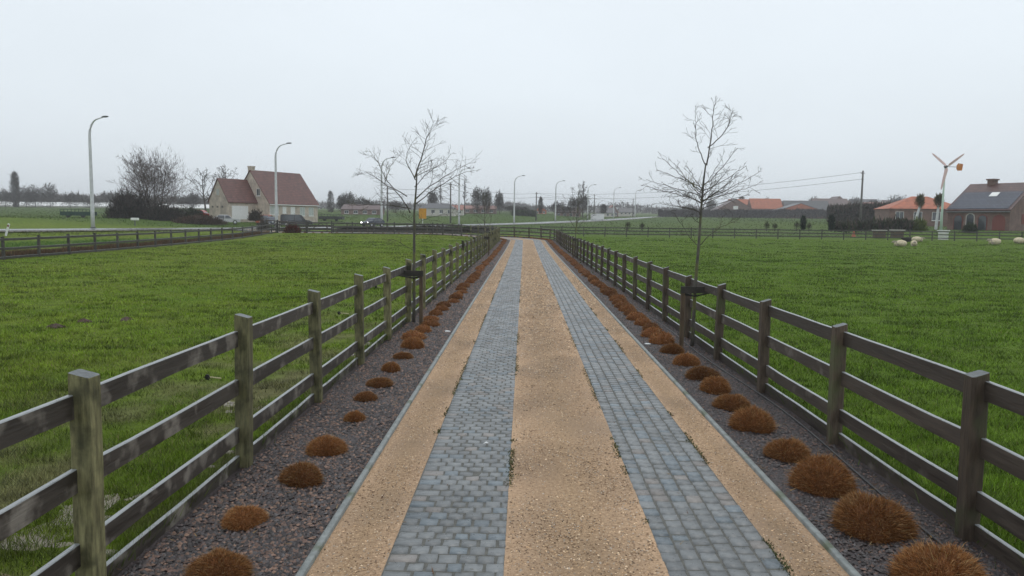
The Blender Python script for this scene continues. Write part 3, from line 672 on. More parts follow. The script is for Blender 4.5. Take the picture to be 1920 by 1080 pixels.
def limb(b, P, r0, r1, g, twl=.4, tw=.11, lv=1, rmin=.0026, up=.05, kids=3, d0=.25, sides=6):
    """main limb through given points; twigs grow along it"""
    P = [Vector(p) for p in P]; Q = []
    for i in range(len(P) - 1):
        for k in range(4):
            f = k / 4; a = P[max(i - 1, 0)]; c = P[i]; e = P[i + 1]; h = P[min(i + 2, len(P) - 1)]
            Q.append(.5 * ((2 * c) + (e - a) * f + (2 * a - 5 * c + 4 * e - h) * f * f + (3 * c - a - 3 * e + h) * f ** 3) + Vector((g.gauss(0, .006), g.gauss(0, .006), g.gauss(0, .006))))
    Q.append(P[-1]); n = len(Q); rad = [r0 + (r1 - r0) * (i / (n - 1)) ** .8 for i in range(n)]
    b.tube(Q, rad, sides, cap=False)
    L_ = sum((Q[i + 1] - Q[i]).length for i in range(n - 1)); m_ = int(L_ / tw)
    for k in range(m_):
        f = d0 + (1 - d0) * (k + g.random()) / m_; i = min(int(f * (n - 1)), n - 2); q = Q[i].lerp(Q[i + 1], f * (n - 1) - i); d = (Q[i + 1] - Q[i]).normalized()
        ax = Matrix.Rotation(g.uniform(0, 6.28), 3, d) @ d.orthogonal().normalized()
        nd = (Matrix.Rotation(g.uniform(.5, 1.1), 3, ax) @ d).normalized()
        grow(b, q, nd, twl * g.uniform(.5, 1.2) * (1.2 - .6 * f), max(rmin, rad[i] * .42), lv, g, 4, .14, up, kids, .6, rmin)
tls = 1.2
def staked_tree(label, px0, d, x0, trunk, limbs, seed, stakes, board, low):
    g = random.Random(seed); z0 = zf(x0, d)
    t = thing('young_tree', label, 'tree', (x0, d, z0), 0, 'young trees along the drive')
    W_ = lambda px, py, dy=0: (Xof(px, d + dy) , d + dy, Zof(px, py, d + dy))
    b = MB(); tp = [(x0, d, z0 - .05)] + [W_(px, py) for px, py in trunk]
    n = len(tp); Q = []
    for i in range(n - 1):
        for k in range(3): Q.append(Vector(tp[i]).lerp(Vector(tp[i + 1]), k / 3))
    Q.append(Vector(tp[-1])); b.tube(Q, [.036 - .0235 * i / (len(Q) - 1) for i in range(len(Q))], 8)
    b.build('trunk', bark, t, smooth=True, world=True)
    b = MB()
    for lm in limbs:
        dy = lm.get('dy', g.uniform(-.6, .6)); P = lm['p']; n = len(P); pt = [W_(px, py, dy * i / (n - 1)) for i, (px, py) in enumerate(P)]
        limb(b, pt, lm.get('r', .014), .003, g, lm.get('tl', .38) * tls, lm.get('tw', .1) * .8, lm.get('lv', 1), up=.015, kids=lm.get('k', 3), d0=lm.get('d0', .2))
    b.build('crown', twigm, t, world=True)
    return t
left_limbs = [dict(p=[(778, 335), (790, 300), (798, 268), (807, 248), (814, 229)], r=.02, dy=0, tl=.42, tw=.06, d0=0),
    dict(p=[(770, 400), (762, 385), (745, 362), (722, 345), (700, 330), (684, 322)], r=.016, dy=-.3, tl=.38),
    dict(p=[(763, 368), (735, 350), (722, 330), (708, 305), (694, 285)], r=.013, dy=.4, tl=.33),
    dict(p=[(770, 392), (740, 386), (700, 384), (670, 385), (650, 377)], r=.012, dy=.2, tl=.3, tw=.14),
    dict(p=[(779, 375), (800, 355), (822, 340), (850, 322), (884, 305)], r=.015, dy=.3, tl=.4),
    dict(p=[(782, 382), (806, 362), (832, 345), (860, 328), (888, 321)], r=.012, dy=-.6, tl=.32),
    dict(p=[(780, 338), (770, 320), (762, 300), (768, 280), (775, 268)], r=.012, dy=-.4, tl=.3),
    dict(p=[(722, 345), (728, 325), (738, 305), (752, 292)], r=.008, dy=.5, tl=.25),
    dict(p=[(780, 330), (800, 322), (830, 308), (846, 290)], r=.009, dy=.6, tl=.3),
    dict(p=[(779, 352), (792, 335), (812, 318), (826, 312)], r=.009, dy=-.5, tl=.28),
    dict(p=[(776, 470), (756, 458), (738, 450), (730, 452)], r=.006, dy=.1, tl=.18, tw=.16),
    dict(p=[(777, 445), (790, 436), (806, 438)], r=.005, dy=-.2, tl=.2), dict(p=[(777, 425), (800, 410), (836, 402), (858, 396)], r=.007, dy=.2, tl=.22, tw=.15),
    dict(p=[(777, 418), (760, 408), (748, 402)], r=.006, dy=-.2, tl=.2)]
t1 = staked_tree('leafless young tree with long side limbs staked in the left bed', 778, 16.0, -2.34, [(777, 520), (777, 450), (777, 400), (781, 350), (782, 325)], left_limbs, 5, None, None, None)
right_limbs = [dict(p=[(1318, 312), (1324, 275), (1327, 240), (1327, 215), (1331, 196)], r=.014, dy=0, tl=.3, tw=.08, d0=.05),
    dict(p=[(1316, 310), (1304, 285), (1298, 262), (1296, 240), (1294, 222)], r=.01, dy=.2, tl=.26, tw=.08),
    dict(p=[(1320, 280), (1340, 262), (1355, 240), (1360, 222), (1364, 212)], r=.01, dy=-.3, tl=.25, tw=.08)]
for (tx, ty, sy) in ((1207, 350, 372), (1208, 338, 362), (1236, 298, 350), (1226, 320, 345), (1258, 308, 355), (1282, 312, 350), (1262, 385, 395), (1235, 382, 392), (1278, 335, 365),
                     (1412, 348, 372), (1420, 322, 368), (1392, 313, 352), (1375, 280, 340), (1346, 300, 345), (1362, 318, 360), (1385, 345, 378), (1400, 365, 385), (1358, 345, 372), (1295, 345, 375), (1336, 332, 365), (1240, 345, 375), (1378, 330, 370)):
    mx_ = 1313 + (tx - 1313) * .5; my_ = sy + (ty - sy) * .34
    right_limbs.append(dict(p=[(1311, sy + 8), (1313 + (tx - 1313) * .2, sy), (mx_, my_), (1313 + (tx - 1313) * .8, my_ + (ty - my_) * .6), (tx, ty)], r=.009, tl=.22, tw=.14, k=2, dy=rnd.uniform(-.8, .8)))
right_limbs += [dict(p=[(1309, 462), (1296, 450), (1282, 430), (1262, 400)], r=.009, dy=.2, tl=.25, tw=.12), dict(p=[(1310, 460), (1330, 440), (1350, 425), (1378, 412)], r=.009, dy=-.2, tl=.25, tw=.12),
    dict(p=[(1310, 420), (1298, 410), (1290, 402)], r=.006, tl=.2), dict(p=[(1310, 395), (1300, 372), (1290, 360)], r=.007, tl=.3, tw=.05), dict(p=[(1312, 395), (1322, 372), (1332, 362)], r=.007, tl=.3, tw=.05)]
t2 = staked_tree('leafless young tree with a dense upright twiggy crown staked in the right bed', 1310, 13.5, 3.06, [(1305, 540), (1309, 460), (1311, 400), (1314, 340), (1317, 308)], right_limbs, 6, None, None, None)
# second pair further down, grown from the same habit
def small_tree(label, x, y, h, seed, group, name='young_tree', spread=1.0, lv=3, kids=6, r0=.035, base=.38, rmin=.006, mt=None, cat='tree', zz=None):
    g = random.Random(seed); t = thing(name, label, cat, (x, y, zf(x, y) if zz is None else zz), 0, group)
    b = MB(); P = [Vector((0, 0, -.1))]; n = 9
    for i in range(n): P.append(P[-1] + Vector((g.gauss(0, .012) * h * .5, g.gauss(0, .012) * h * .5, (h * .92) / n)))
    rad = [r0 * (1 - .8 * i / n) + rmin for i in range(n + 1)]; b.tube(P, rad, 7); b.build('trunk', mt or bark, t, smooth=True)
    b = MB(); m_ = kids * 4
    for k in range(m_):
        f = base + (1 - base) * (k + .5) / m_; i = min(int(f * n), n - 1); q = P[i].lerp(P[i + 1], f * n - i); a = k * 2.4 + g.uniform(-.4, .4)
        el = g.uniform(.35, .8) + .4 * f; d = Vector((math.cos(a) * math.cos(el), math.sin(a) * math.cos(el), math.sin(el)))
        grow(b, q, d, h * .42 * spread * (1.25 - f) * g.uniform(.7, 1.15), rad[i] * .5, lv - 1, g, 4, .13, .05, kids - 1, .65, rmin, (5, 3, 3, 3, 3))
    b.build('crown', mt or twigm, t); return t
small_tree('second staked young tree down the left bed, near the bend', -2.5, 47.5, 4.3, 31, 'young trees along the drive', lv=3, kids=4, rmin=.005)
small_tree('second staked young tree down the right bed, near the bend', 3.15, 45.5, 4.5, 32, 'young trees along the drive', lv=3, kids=5, rmin=.005)
# stakes: two posts with a crossboard and rubber tie
stk = mat('stake_wood', (.05, .032, .02), (.12, .085, .05), scale=6, stretch=(3, 3, .5), rough=.7, bump=.4, c3=(.09, .1, .04), s3=2); brd = mat('stake_board', (.02, .018, .014), (.05, .042, .035), scale=6, rough=.6, bump=.4)
def stake(label, x, y, x2, tz, tx, ty):
    """one squared stake in the bed, a dark board from it across to the fence, a rubber tie round the trunk"""
    t = thing('tree_stake', label, 'tree stake', (x, y, zf(x, y)), 0, 'tree stakes along the drive')
    MB().box(-.035, .035, -.035, .035, -.1, tz, ch=.008).build('stake', stk, t)
    MB().box(min(0, x2 - x) - .05, max(0, x2 - x) + .05, -.06, -.036, tz - .115, tz + .005).build('crossboard', brd, t)
    c = Vector((tx - x, ty - y, tz - .17)); sg = 1 if x2 > x else -1; b = MB()
    b.tube([(.03 * sg, 0, tz - .12), c + Vector((-.02 * sg, -.05, 0)), c + Vector((.05 * sg, -.045, 0)), c + Vector((.055 * sg, .04, 0)), c + Vector((-.04 * sg, .045, 0)), (.03 * sg, .02, tz - .15)], .014, 6)
    b.tube([(x2 - x - .02 * sg, -.03, tz - .1), c + Vector((.05 * sg, 0, 0))], .014, 6); b.build('rubber_tie', insb, t)
stake('wooden stake with a dark crossboard holding the near left tree', -2.15, 15.75, -2.68, 1.12, -2.34, 16.0)
stake('wooden stake with a dark crossboard holding the near right tree', 2.84, 13.4, 3.36, 1.06, 3.06, 13.5)
stake('dark tree stake with crossboard at the far left tree', -2.2, 47.2, -2.6, 1.15, -2.5, 47.5)
stake('dark tree stake with crossboard at the far right tree', 2.95, 45.2, 3.4, 1.15, 3.15, 45.5)

# ---------------------------------------------------------------- road, verges
wet = mat('wet_asphalt', (.05, .052, .055), (.09, .093, .098), scale=2, rough=.16, rough2=.4, spec=.6, bump=.15, bscale=40)
def road_sheet(name, s0, s1, t0, t1, dz, m, st=4, n=4, kind='structure', bumpy=0):
    T = np.arange(t0, t1 + .1, st); S = np.linspace(s0, s1, n + 1); TT, SS = np.meshgrid(T, S, indexing='ij')
    X = -46 + RT[0] * TT + RN[0] * SS; Y = 80 + RT[1] * TT + RN[1] * SS; Z = zt(X, Y) + dz
    if bumpy: Z = Z + (fbm(X, Y, 1.0, 8) - .5) * bumpy
    c = n + 1; idx = np.arange(X.size).reshape(X.shape); Fc = np.stack([idx[:-1, :-1], idx[:-1, 1:], idx[1:, 1:], idx[1:, :-1]], -1).reshape(-1, 4)
    return tag(arr_mesh(name, np.stack([X, Y, Z], -1).reshape(-1, 3), Fc, m, smooth=True), kind=kind)
road_sheet('road', -8.3, -1.7, -130, 330, .02, wet)
road_sheet('pavement', -9.6, -8.3, -130, 330, -.01, mat('verge_grit', (.13, .12, .09), (.22, .2, .16), scale=3, rough=.6))
for s_ in (-8.1, -1.95): road_sheet('road_marking', s_, s_ + .12, -130, 330, .026, mat('road_paint', (.6, .6, .6), (.75, .75, .75), scale=4, rough=.4), n=1)
# apron from the drive end to the road
b = MB(); n = 8; vs = []
for i in range(n + 1):
    for j in range(5):
        x = -36.6 + 4 - 0 * j - 6.5 * i / n; f = i / n; w0 = 2.0 + 3.5 * f * f; y = 87.6 + (-1 + j * .5) * w0 ; vs.append((x + .2, y, zf(x, y) + .012))
b.add(vs, [(i * 5 + j, (i + 1) * 5 + j, (i + 1) * 5 + j + 1, i * 5 + j + 1) for i in range(n) for j in range(4)]); tag(b.build('driveway_apron', wet), kind='structure')
# brown bank behind the left side fence and bright verge
def scatter_rect(fn, n, g): 
    a = g.random(n); b_ = g.random(n); return fn(a, b_)
g = np.random.default_rng(51); n = 60000
y = 22 + 60 * g.random(n); x = -26.2 - 2.3 * sst(30, 80, y) - 1.9 * g.random(n) + .8
c = np.array([(.12, .065, .035), (.09, .05, .03), (.16, .1, .05), (.07, .06, .025)])[g.integers(0, 4, n)] * g.uniform(.7, 1.3, n)[:, None]
tag(blades('dead_ground_cover', np.stack([x, y, zt(x, y) - .02], 1), g.uniform(.1, .42, n) * (.3 + fbm(x, y, 1.5, 4)), g.uniform(.03, .07, n), c, tusm, lean=1), kind='stuff')
n = 90000; s = g.uniform(-24, -9.2, n); t_ = g.uniform(-75, 35, n); x = -46 + RT[0] * t_ + RN[0] * s; y = 80 + RT[1] * t_ + RN[1] * s; k = (x < -29.3) ; x, y, s = x[k], y[k], s[k]
v = sst(-15, -12.5, s)[:, None]; c = (np.array([.05, .13, .012]) * (1 - v) + np.array([.07, .08, .025]) * v) * g.uniform(.6, 1.4, len(x))[:, None]
tag(blades('verge_grass', np.stack([x, y, zt(x, y) - .03], 1), g.uniform(.05, .14, len(x)) * (1 - .35 * v[:, 0]), g.uniform(.04, .08, len(x)), c, grm, lean=1), kind='stuff')
# rough field grass further out so far fields are not flat sheets
n = 60000; yy = 98 * (420 / 98) ** g.random(n); xx = (g.random(n) * 1.5 - .75) * yy; k = (np.abs(rs(xx, yy) + 5) > 5.5) ; xx, yy = xx[k], yy[k]; n = len(xx)
c = field_col(xx, yy) * g.uniform(.55, 1.5, n)[:, None]
tag(blades('rough_grass', np.stack([xx, yy, zt(xx, yy) - .03], 1), g.uniform(.05, .22, n), yy * .0016 * g.uniform(.6, 1.4, n), c, grm, lean=1), kind='stuff')

# ---------------------------------------------------------------- street lamps
lpm = mat('lamp_concrete', (.52, .53, .53), (.68, .69, .69), scale=3, rough=.7, bump=.2); lhm = mat('lamp_head_grey', (.08, .085, .09), (.14, .145, .15), rough=.5, bump=0)
def lamp(x, y, label, h=12.0):
    t = thing('street_lamp', label, 'street lamp', (x, y, zf(x, y)), math.atan2(-RN[1], -RN[0]), 'street lamps along the road')
    pts = [(0, 0, -.1), (0, 0, 2), (0, 0, h - 2.3)]; rd = [.21, .195, .14]
    for k in range(1, 8): a = k / 7 * 1.35; pts.append((1.35 * (1 - math.cos(a)), 0, h - 2.3 + 1.75 * math.sin(a))); rd.append(.135 - .009 * k)
    pts.append((2.0, 0, h - .42)); rd.append(.06)
    MB().tube(pts, rd, 10).build('pole', lpm, t, smooth=True)
    b = MB(); b.ball((2.35, 0, h - .36), (.5, .17, .1), 12, 6); b.build('lamp_head', lhm, t, smooth=True); 
    MB().tube([(0, 0, -.1), (0, 0, .12)], [.34, .3], 10).build('base', lhm, t)
lps = [(170, 80), (518, 106), (716, 129), (861, 158), (964, 188), (1041, 220), (1101, 255), (1149, 290), (1189, 325)]
lbl = ['tall pale street lamp standing alone on the far left by the road', 'pale street lamp in front of the beige house', 'pale street lamp behind the left limbs of the near left tree', 'faint street lamp just right of the near left tree crown', 'street lamp above the end of the paved drive, largest of the misty row',
       'misty street lamp next to the one above the drive, second of the row', 'misty street lamp above the dark tree clump and the white container', 'very faint street lamp above the grey-roofed house right of the white container', 'faintest and most distant street lamp by the left twigs of the right tree']
for (px, d), lb in zip(lps, lbl): lamp(Xof(px, d), d, lb)

# ---------------------------------------------------------------- poles and cables
ppm = mat('utility_pole', (.1, .095, .09), (.19, .18, .17), scale=4, rough=.8, bump=.3); cbm = mat('cable', (.03, .03, .03), (.05, .05, .05), rough=.6, bump=0)
poles = {}
for px, top, d, lb in ((727, 350, 165, 'dark utility pole behind the left tree, beside the road lamp'), (845, 343, 172, 'utility pole just right of the left tree crown'), (1005, 361, 223, 'utility pole standing above the far end of the drive'),
                       (1113, 365, 285, 'utility pole beside the white container'), (1185, 373, 330, 'short misty utility pole left of the dark hedge'), (1606, 322, 135, 'tall slim utility pole in front of the village on the right')):
    x = Xof(px, d); z0 = zf(x, d); z1 = Zof(px, top, d); t = thing('utility_pole', lb, 'utility pole', (x, d, z0), 0, 'utility poles')
    MB().tube([(0, 0, -.2), (0, 0, z1 - z0)], [.21, .14], 8).build('pole', ppm, t, smooth=True)
    b = MB(); b.box(-.35, .35, -.06, .06, z1 - z0 - .5, z1 - z0 - .38); b.box(-.25, .25, -.06, .06, z1 - z0 - 1.55, z1 - z0 - 1.45); b.build('crossarm', ppm, t); poles[px] = (x, d, z1)
def cable(a, bb, off, label, sag=1.2, r=.022):
    p, q = Vector(poles[a]), Vector(poles[bb]); P = []
    for k in range(17): f = k / 16; v = p.lerp(q, f); P.append((v.x, v.y - .1, v.z - off - sag * 4 * f * (1 - f)))
    tag(MB().tube(P, r, 5).build('overhead_cable', cbm), label, 'cable', 'overhead cables')
for a, bb, sg in ((727, 845, .8), (845, 1005, 1.0), (1005, 1113, 1), (1113, 1185, 1), (1005, 1606, 1.6)):
    nm = {(727, 845): 'behind the left tree', (845, 1005): 'between left tree and the pole above the drive', (1005, 1113): 'from the pole above the drive to the one by the container', (1113, 1185): 'between the two misty poles left of the hedge', (1005, 1606): 'crossing behind the right tree to the tall slim pole'}[(a, bb)]
    r_ = .028 if bb == 1606 else .03
    cable(a, bb, .3, 'upper dark cable ' + nm, sg, r_); cable(a, bb, 1.45, 'lower dark cable ' + nm, sg, r_)

# ---------------------------------------------------------------- buildings
beige = tiled('beige_brick', (.56, .47, .38), (.5, .41, .33), (.52, .47, .4), .3, .075); redb = tiled('red_brick', (.2, .1, .075), (.15, .07, .055), (.2, .17, .15), .3, .08); orb = tiled('orange_brick', (.46, .13, .06), (.4, .11, .05), (.42, .14, .08), .3, .08)
broof = tiled('brown_tiles', (.17, .065, .05), (.13, .052, .042), (.05, .025, .022), .34, .3, False, .5); droof = tiled('dark_brown_tiles', (.11, .05, .04), (.085, .04, .034), (.04, .02, .02), .34, .3, False, .45)
oroof = tiled('orange_tiles', (.5, .145, .06), (.42, .12, .05), (.18, .06, .04), .34, .3, False, .6); groof = tiled('grey_tiles', (.075, .08, .09), (.06, .064, .072), (.03, .03, .034), .34, .3, False, .4); proof = tiled('pink_tiles', (.36, .16, .12), (.3, .13, .1), (.15, .07, .06), .34, .3, False, .6)
white = mat('white_paint', (.72, .72, .7), (.82, .82, .8), scale=3, rough=.5, bump=.1); cream = mat('cream_render', (.5, .47, .42), (.58, .55, .5), scale=2, rough=.8)
glass = mat('window_glass', (.03, .035, .04), (.06, .07, .08), scale=1, rough=.08, spec=.8, bump=0); curtain = mat('pale_blind', (.4, .44, .42), (.5, .54, .5), scale=2, rough=.6); wood_r = mat('red_wood', (.16, .04, .03), (.2, .055, .04), rough=.6)
def gable(name, label, org, rz, u0, u1, v0, v1, he, hr, wm, rm, parent=None, over=.35, th=.14, cat='house', group=None, hip=0, z=None):
    """gabled block: width u (ridge runs along v)"""
    t = parent or thing(name, label, cat, org if z is None else (org[0], org[1], z), rz, group)
    uc = (u0 + u1) / 2; b = MB(); hh_ = hr - .05
    b.prism([(u0, -.6), (u1, -.6), (u1, he), (uc, hh_), (u0, he)], v0, v1) if not hip else b.prism([(u0, -.6), (u1, -.6), (u1, he), (u0, he)], v0, v1)
    b.build('wall', wm, t)
    b = MB(); k = (hr - he) / (uc - u0); eo = he - over * k
    if hip:
        e = over; P = [(u0 - e, v0 - e, he), (u1 + e, v0 - e, he), (u1 + e, v1 + e, he), (u0 - e, v1 + e, he), (uc, v0 + hip, hr), (uc, v1 - hip, hr)]
        b.add(P, [(0, 1, 4), (1, 2, 5, 4), (2, 3, 5), (3, 0, 4, 5), (3, 2, 1, 0)])
    else:
        for sgn in (-1, 1):
            ue = uc + sgn * ((u1 - u0) / 2 + over); b.prism([(ue, eo), (uc, hr), (uc, hr + th), (ue, eo + th)] if sgn < 0 else [(uc, hr), (ue, eo), (ue, eo + th), (uc, hr + th)], v0 - .2, v1 + .2)
    rf = b.build('roof', rm, t); return t, rf
def window(t, face, at_, z0, z1, wdt, pane=glass, frame=white, sill=True, name='window', plane=0):
    """face: 'u+','u-','v-' ; plane = coordinate of that wall; at_ = coordinate along it"""
    e = .03; b = MB()
    def bx(a0, a1, q0, q1, c0, c1):
        if face == 'v-': return (a0, a1, plane - q1, plane - q0, c0, c1)
        if face == 'u+': return (plane + q0, plane + q1, a0, a1, c0, c1)
        return (plane - q1, plane - q0, a0, a1, c0, c1)
    a0, a1 = at_ - wdt / 2, at_ + wdt / 2
    for s_ in ((a0 - .06, a0, 0, .06, z0 - .06, z1 + .06), (a1, a1 + .06, 0, .06, z0 - .06, z1 + .06), (a0, a1, 0, .06, z1, z1 + .06), (a0, a1, 0, .06, z0 - .06, z0), (at_ - .025, at_ + .025, 0, .055, z0, z1)): b.box(*bx(*s_))
    f = b.build(name, frame, t)
    b = MB(); b.box(*bx(a0, a1, 0, .03, z0, z1)); b.build('pane', pane, f)
    if sill: b = MB(); b.box(*bx(a0 - .12, a1 + .12, 0, .14, z0 - .16, z0 - .065)); b.build('sill', frame, f)
# beige house with garage
hd = 130; hx = Xof(470, hd); hz = 1.78
t, _ = gable('beige_house', 'beige brick house with steep brown tiled roof and garage wing', (hx, hd, hz), R(-30), -5.5, 5.5, 0, 13.5, 2.9, 8.35, beige, broof)
t.scale = (.83, .83, 1); gw = MB(); gw.prism([(-3.8, -.6), (1.9, -.6), (1.9, 3.1), (-.95, 6.6), (-3.8, 3.1)], -7.2, 0.02); gw.build('garage_wall', beige, t)
b = MB(); k = 3.5 / 2.85
for sg in (-1, 1):
    ue = -.95 + sg * 3.15; eo = 3.1 - .3 * k; b.prism([(ue, eo), (-.95, 6.66), (-.95, 6.8), (ue, eo + .14)] if sg < 0 else [(-.95, 6.66), (ue, eo), (ue, eo + .14), (-.95, 6.8)], -7.4, -.01)
b.build('garage_roof', broof, t)
MB().box(1.9, 1.95, -6.3, -2.3, 0, 2.25).build('garage_door', white, t)
window(t, 'v-', 2.4, 4.1, 5.2, .9, plane=0); window(t, 'v-', -1.0, 4.0, 5.0, .8, pane=curtain, frame=beige, plane=-7.2)
for a in (-2.7, -1.2, .3): window(t, 'v-', a, 1.9, 2.2, .55, plane=-7.2, frame=beige, sill=False)
window(t, 'u+', 1.3, .9, 2.3, 2.2, pane=curtain, plane=5.5); window(t, 'u+', 4.0, 1.2, 2.2, .9, pane=white, plane=5.5); window(t, 'u+', 9.0, .8, 2.2, 1.3, pane=curtain, plane=5.5); window(t, 'u+', 11.5, .8, 2.2, 1.3, pane=curtain, plane=5.5)
d_ = MB().box(5.5, 5.56, 5.7, 6.9, 0, 2.25).build('door', white, t); MB().box(5.56, 5.6, 6.7, 6.78, 1, 1.15).build('handle', lhm, d_)
ch = MB(); ch.box(-.9, 0.1, .15, 1.15, 7, 9.0); ch.box(-.98, .18, .08, 1.22, 9.0, 9.15); ch.build('chimney', beige, t)
b = MB(); b.tube([(5.86, -.15, 2.55), (5.86, 13.6, 2.55)], .08, 6); b.build('gutter', white, t)

# farm house on the right
fd = 106; fx = Xof(1880, fd); fz = Zof(1880, 432, fd); a_ = R(-58)
A = thing('farm_house', 'red brick farmhouse with solar panels on its long roof', 'house', (fx, fd, fz), a_)
Lh = 8.54; W2 = 6.0; he, hr = 3.0, 6.75
b = MB(); vs = []
# local frame: x from -Lh to 0 along the eaves wall (facing -y), depth y 0..10, ridge along x
def yprism(poly, x0, x1):
    return [(x0, p[0], p[1]) for p in poly], [(x1, p[0], p[1]) for p in poly]
def xprism(b, poly, x0, x1):
    n = len(poly); b.add([(x0, p[0], p[1]) for p in poly] + [(x1, p[0], p[1]) for p in poly], [tuple(range(n))[::-1], tuple(range(n, 2 * n))] + [(i, (i + 1) % n, n + (i + 1) % n, n + i) for i in range(n)])
xprism(b, [(0, -.6), (2 * W2, -.6), (2 * W2, he), (W2, hr - .05), (0, he)], -Lh, 0); b.build('wall', redb, A)
sl = (hr - he) / W2; b = MB()
xprism(b, [(-.4, he - .4 * sl), (W2, hr), (W2, hr + .14), (-.4, he - .4 * sl + .14)], -Lh - .25, .25); xprism(b, [(W2, hr), (2 * W2 + .4, he - .4 * sl), (2 * W2 + .4, he - .4 * sl + .14), (W2, hr + .14)], -Lh - .25, .25)
rf = b.build('roof', droof, A)
solar = tiled('solar_panel', (.02, .03, .055), (.017, .026, .048), (.05, .06, .08), 1.0, .9, False, .42)
b = MB(); xprism(b, [(-.25, he - .25 * sl + .18), (3.75, he + 3.75 * sl + .18), (3.75, he + 3.75 * sl + .22), (-.25, he - .25 * sl + .22)], -Lh + .1, -.2); b.build('solar_panel', solar, rf)
b = MB(); xprism(b, [(2.6, he + 2.6 * sl + .23), (3.5, he + 3.5 * sl + .23), (3.5, he + 3.5 * sl + .3), (2.6, he + 2.6 * sl + .3)], -4.3, -3.2); b.build('skylight', white, rf)
b = MB(); b.box(-6.1, -5.1, W2 - .5, W2 + .5, 6, 7.35); b.box(-6.25, -4.95, W2 - .65, W2 + .65, 7.35, 7.55); b.build('chimney', redb, rf)
def arch(t, x, w_, z1, m, fm, nm):
    n = 10; pl = [(-w_ / 2, 0), (w_ / 2, 0)] + [(w_ / 2 * math.cos(math.pi * k / n), z1 - w_ / 2 + w_ / 2 * math.sin(math.pi * k / n)) for k in range(n + 1)]
    M_ = Matrix.Translation((x, 0, 0)); k2 = (w_ + .24) / w_
    f = MB().prism([(p[0] * k2, p[1] * 1.06) for p in pl], -.04, 0, M_).build(nm, fm, t); MB().prism(pl, -.07, -.04, M_).build('pane', m, f)
for x, w_, z1, m, fm, nm in ((-7.0, 1.1, 2.1, glass, wood_r, 'window'), (-5.3, 1.0, 2.3, glass, cream, 'arched_door'), (-3.6, 1.1, 2.1, glass, wood_r, 'window'), (-1.4, 1.7, 2.2, wood_r, redb, 'arched_door')): arch(A, x, w_, z1, m, fm, nm)
b = MB(); b.tube([(-Lh, -.45, he - .42), (.2, -.45, he - .42)], .09, 6); b.build('gutter', lhm, A)
b = MB(); b.box(.0, .05, 3.2, 4.5, .9, 2.3); b.build('window', wood_r, A)
# generic far houses:  (left px, right px, ridge row, eave row, base row, distance, style, wall, roof, label)
def far_house(px0, px1, yr, ye, yb, d, style, wm, rm, label, name='house', win=True, rot=0, hip=0, group='houses far across the fields'):
    pc = (px0 + px1) / 2; x = Xof(pc, d); z0 = Zof(pc, yb, d); he_ = Zof(pc, ye, d) - z0; hr_ = Zof(pc, yr, d) - z0; W_ = (px1 - px0) * d / F
    if style == 'g': t, rf = gable(name, label, (x, d, z0), R(rot), -W_ / 2, W_ / 2, 0, 11, he_, hr_, wm, rm, over=.3, group=group)
    else:
        D_ = min(9.0, W_ * .7); t, rf = gable(name, label, (x, d + D_ / 2, z0), R(90 + rot), -D_ / 2, D_ / 2, -W_ / 2, W_ / 2, he_, hr_, wm, rm, over=.3, group=group, hip=hip)
    if win:
        if style == 'g':
            for k in (-.28, .28): window(t, 'v-', k * W_, he_ * .35, he_ * .8, min(1.6, W_ * .16), plane=0)
        else:
            for k in (-.36, -.12, .12, .36): window(t, 'u-', k * W_, he_ * .35, he_ * .8, min(1.5, W_ * .1), plane=-D_ / 2)
    return t
FH = [(640, 712, 384, 393, 404, 240, 's', redb, droof, 'low brown-roofed building behind the fields left of the left tree'),
 (788, 852, 381, 391, 404, 230, 's', cream, groof, 'pale bungalow with dark hipped roof seen right of the left tree trunk'),
 (826, 868, 385, 393, 404, 250, 's', cream, proof, 'pale house with pink roof beside the dark-roofed bungalow'),
 (868, 930, 386, 392, 401, 300, 's', redb, proof, 'long low red brick house with pink roof across the middle field'),
 (1003, 1024, 388, 395, 402, 340, 'g', orb, oroof, 'small red-roofed house behind the pole above the drive'),
 (1040, 1088, 390, 398, 410, 300, 's', redb, droof, 'low brown barn left of the dark tree clump'),
 (1116, 1152, 390, 399, 408, 330, 's', cream, groof, 'grey-roofed house behind the white container'), (1138, 1158, 385, 397, 408, 345, 'g', redb, proof, 'tall narrow pink gabled house between the two grey roofs'),
 (1160, 1190, 391, 398, 404, 360, 's', cream, groof, 'small grey-roofed house left of the dark hedge'),
 (1338, 1412, 374, 395, 412, 372, 'g', redb, droof, 'brick gabled house with pale attic window behind the hedge'),
 (1366, 1415, 374, 388, 412, 392, 's', redb, oroof, 'orange-roofed house directly behind the brick gable'), (1405, 1462, 373, 391, 412, 384, 's', redb, oroof, 'bright orange-roofed house in the middle of the village row'),
 (1452, 1538, 382, 396, 412, 368, 'g', orb, groof, 'wide orange brick gabled house with pale grey roof edge'), (1468, 1550, 377, 394, 412, 400, 's', redb, groof, 'long dark grey roof behind the wide orange gable'),
 (1520, 1585, 373, 384, 408, 430, 's', redb, droof, 'long dark brown roof in the village behind the bare shrubs'), (1552, 1580, 369, 380, 408, 440, 'g', redb, droof, 'brown gabled house rising over the village roofs'),
 (1612, 1652, 380, 388, 402, 420, 's', cream, proof, 'pale pink-roofed house right of the tall slim pole'), (1590, 1640, 374, 384, 400, 470, 's', redb, groof, 'distant grey-roofed house behind the tall slim pole'), (1650, 1690, 376, 384, 398, 480, 's', cream, droof, 'distant brown-roofed house left of the orange barn'),
 (1415, 1470, 377, 388, 410, 450, 's', cream, groof, 'grey roof far behind the bright orange roof')]
for h in FH:
    t = far_house(*h, hip=2.2 if 'hipped' in h[9] else 0)
    if 'attic' in h[9]: window(t, 'v-', 0, 5.2, 6.6, 2.2, pane=white, plane=0)
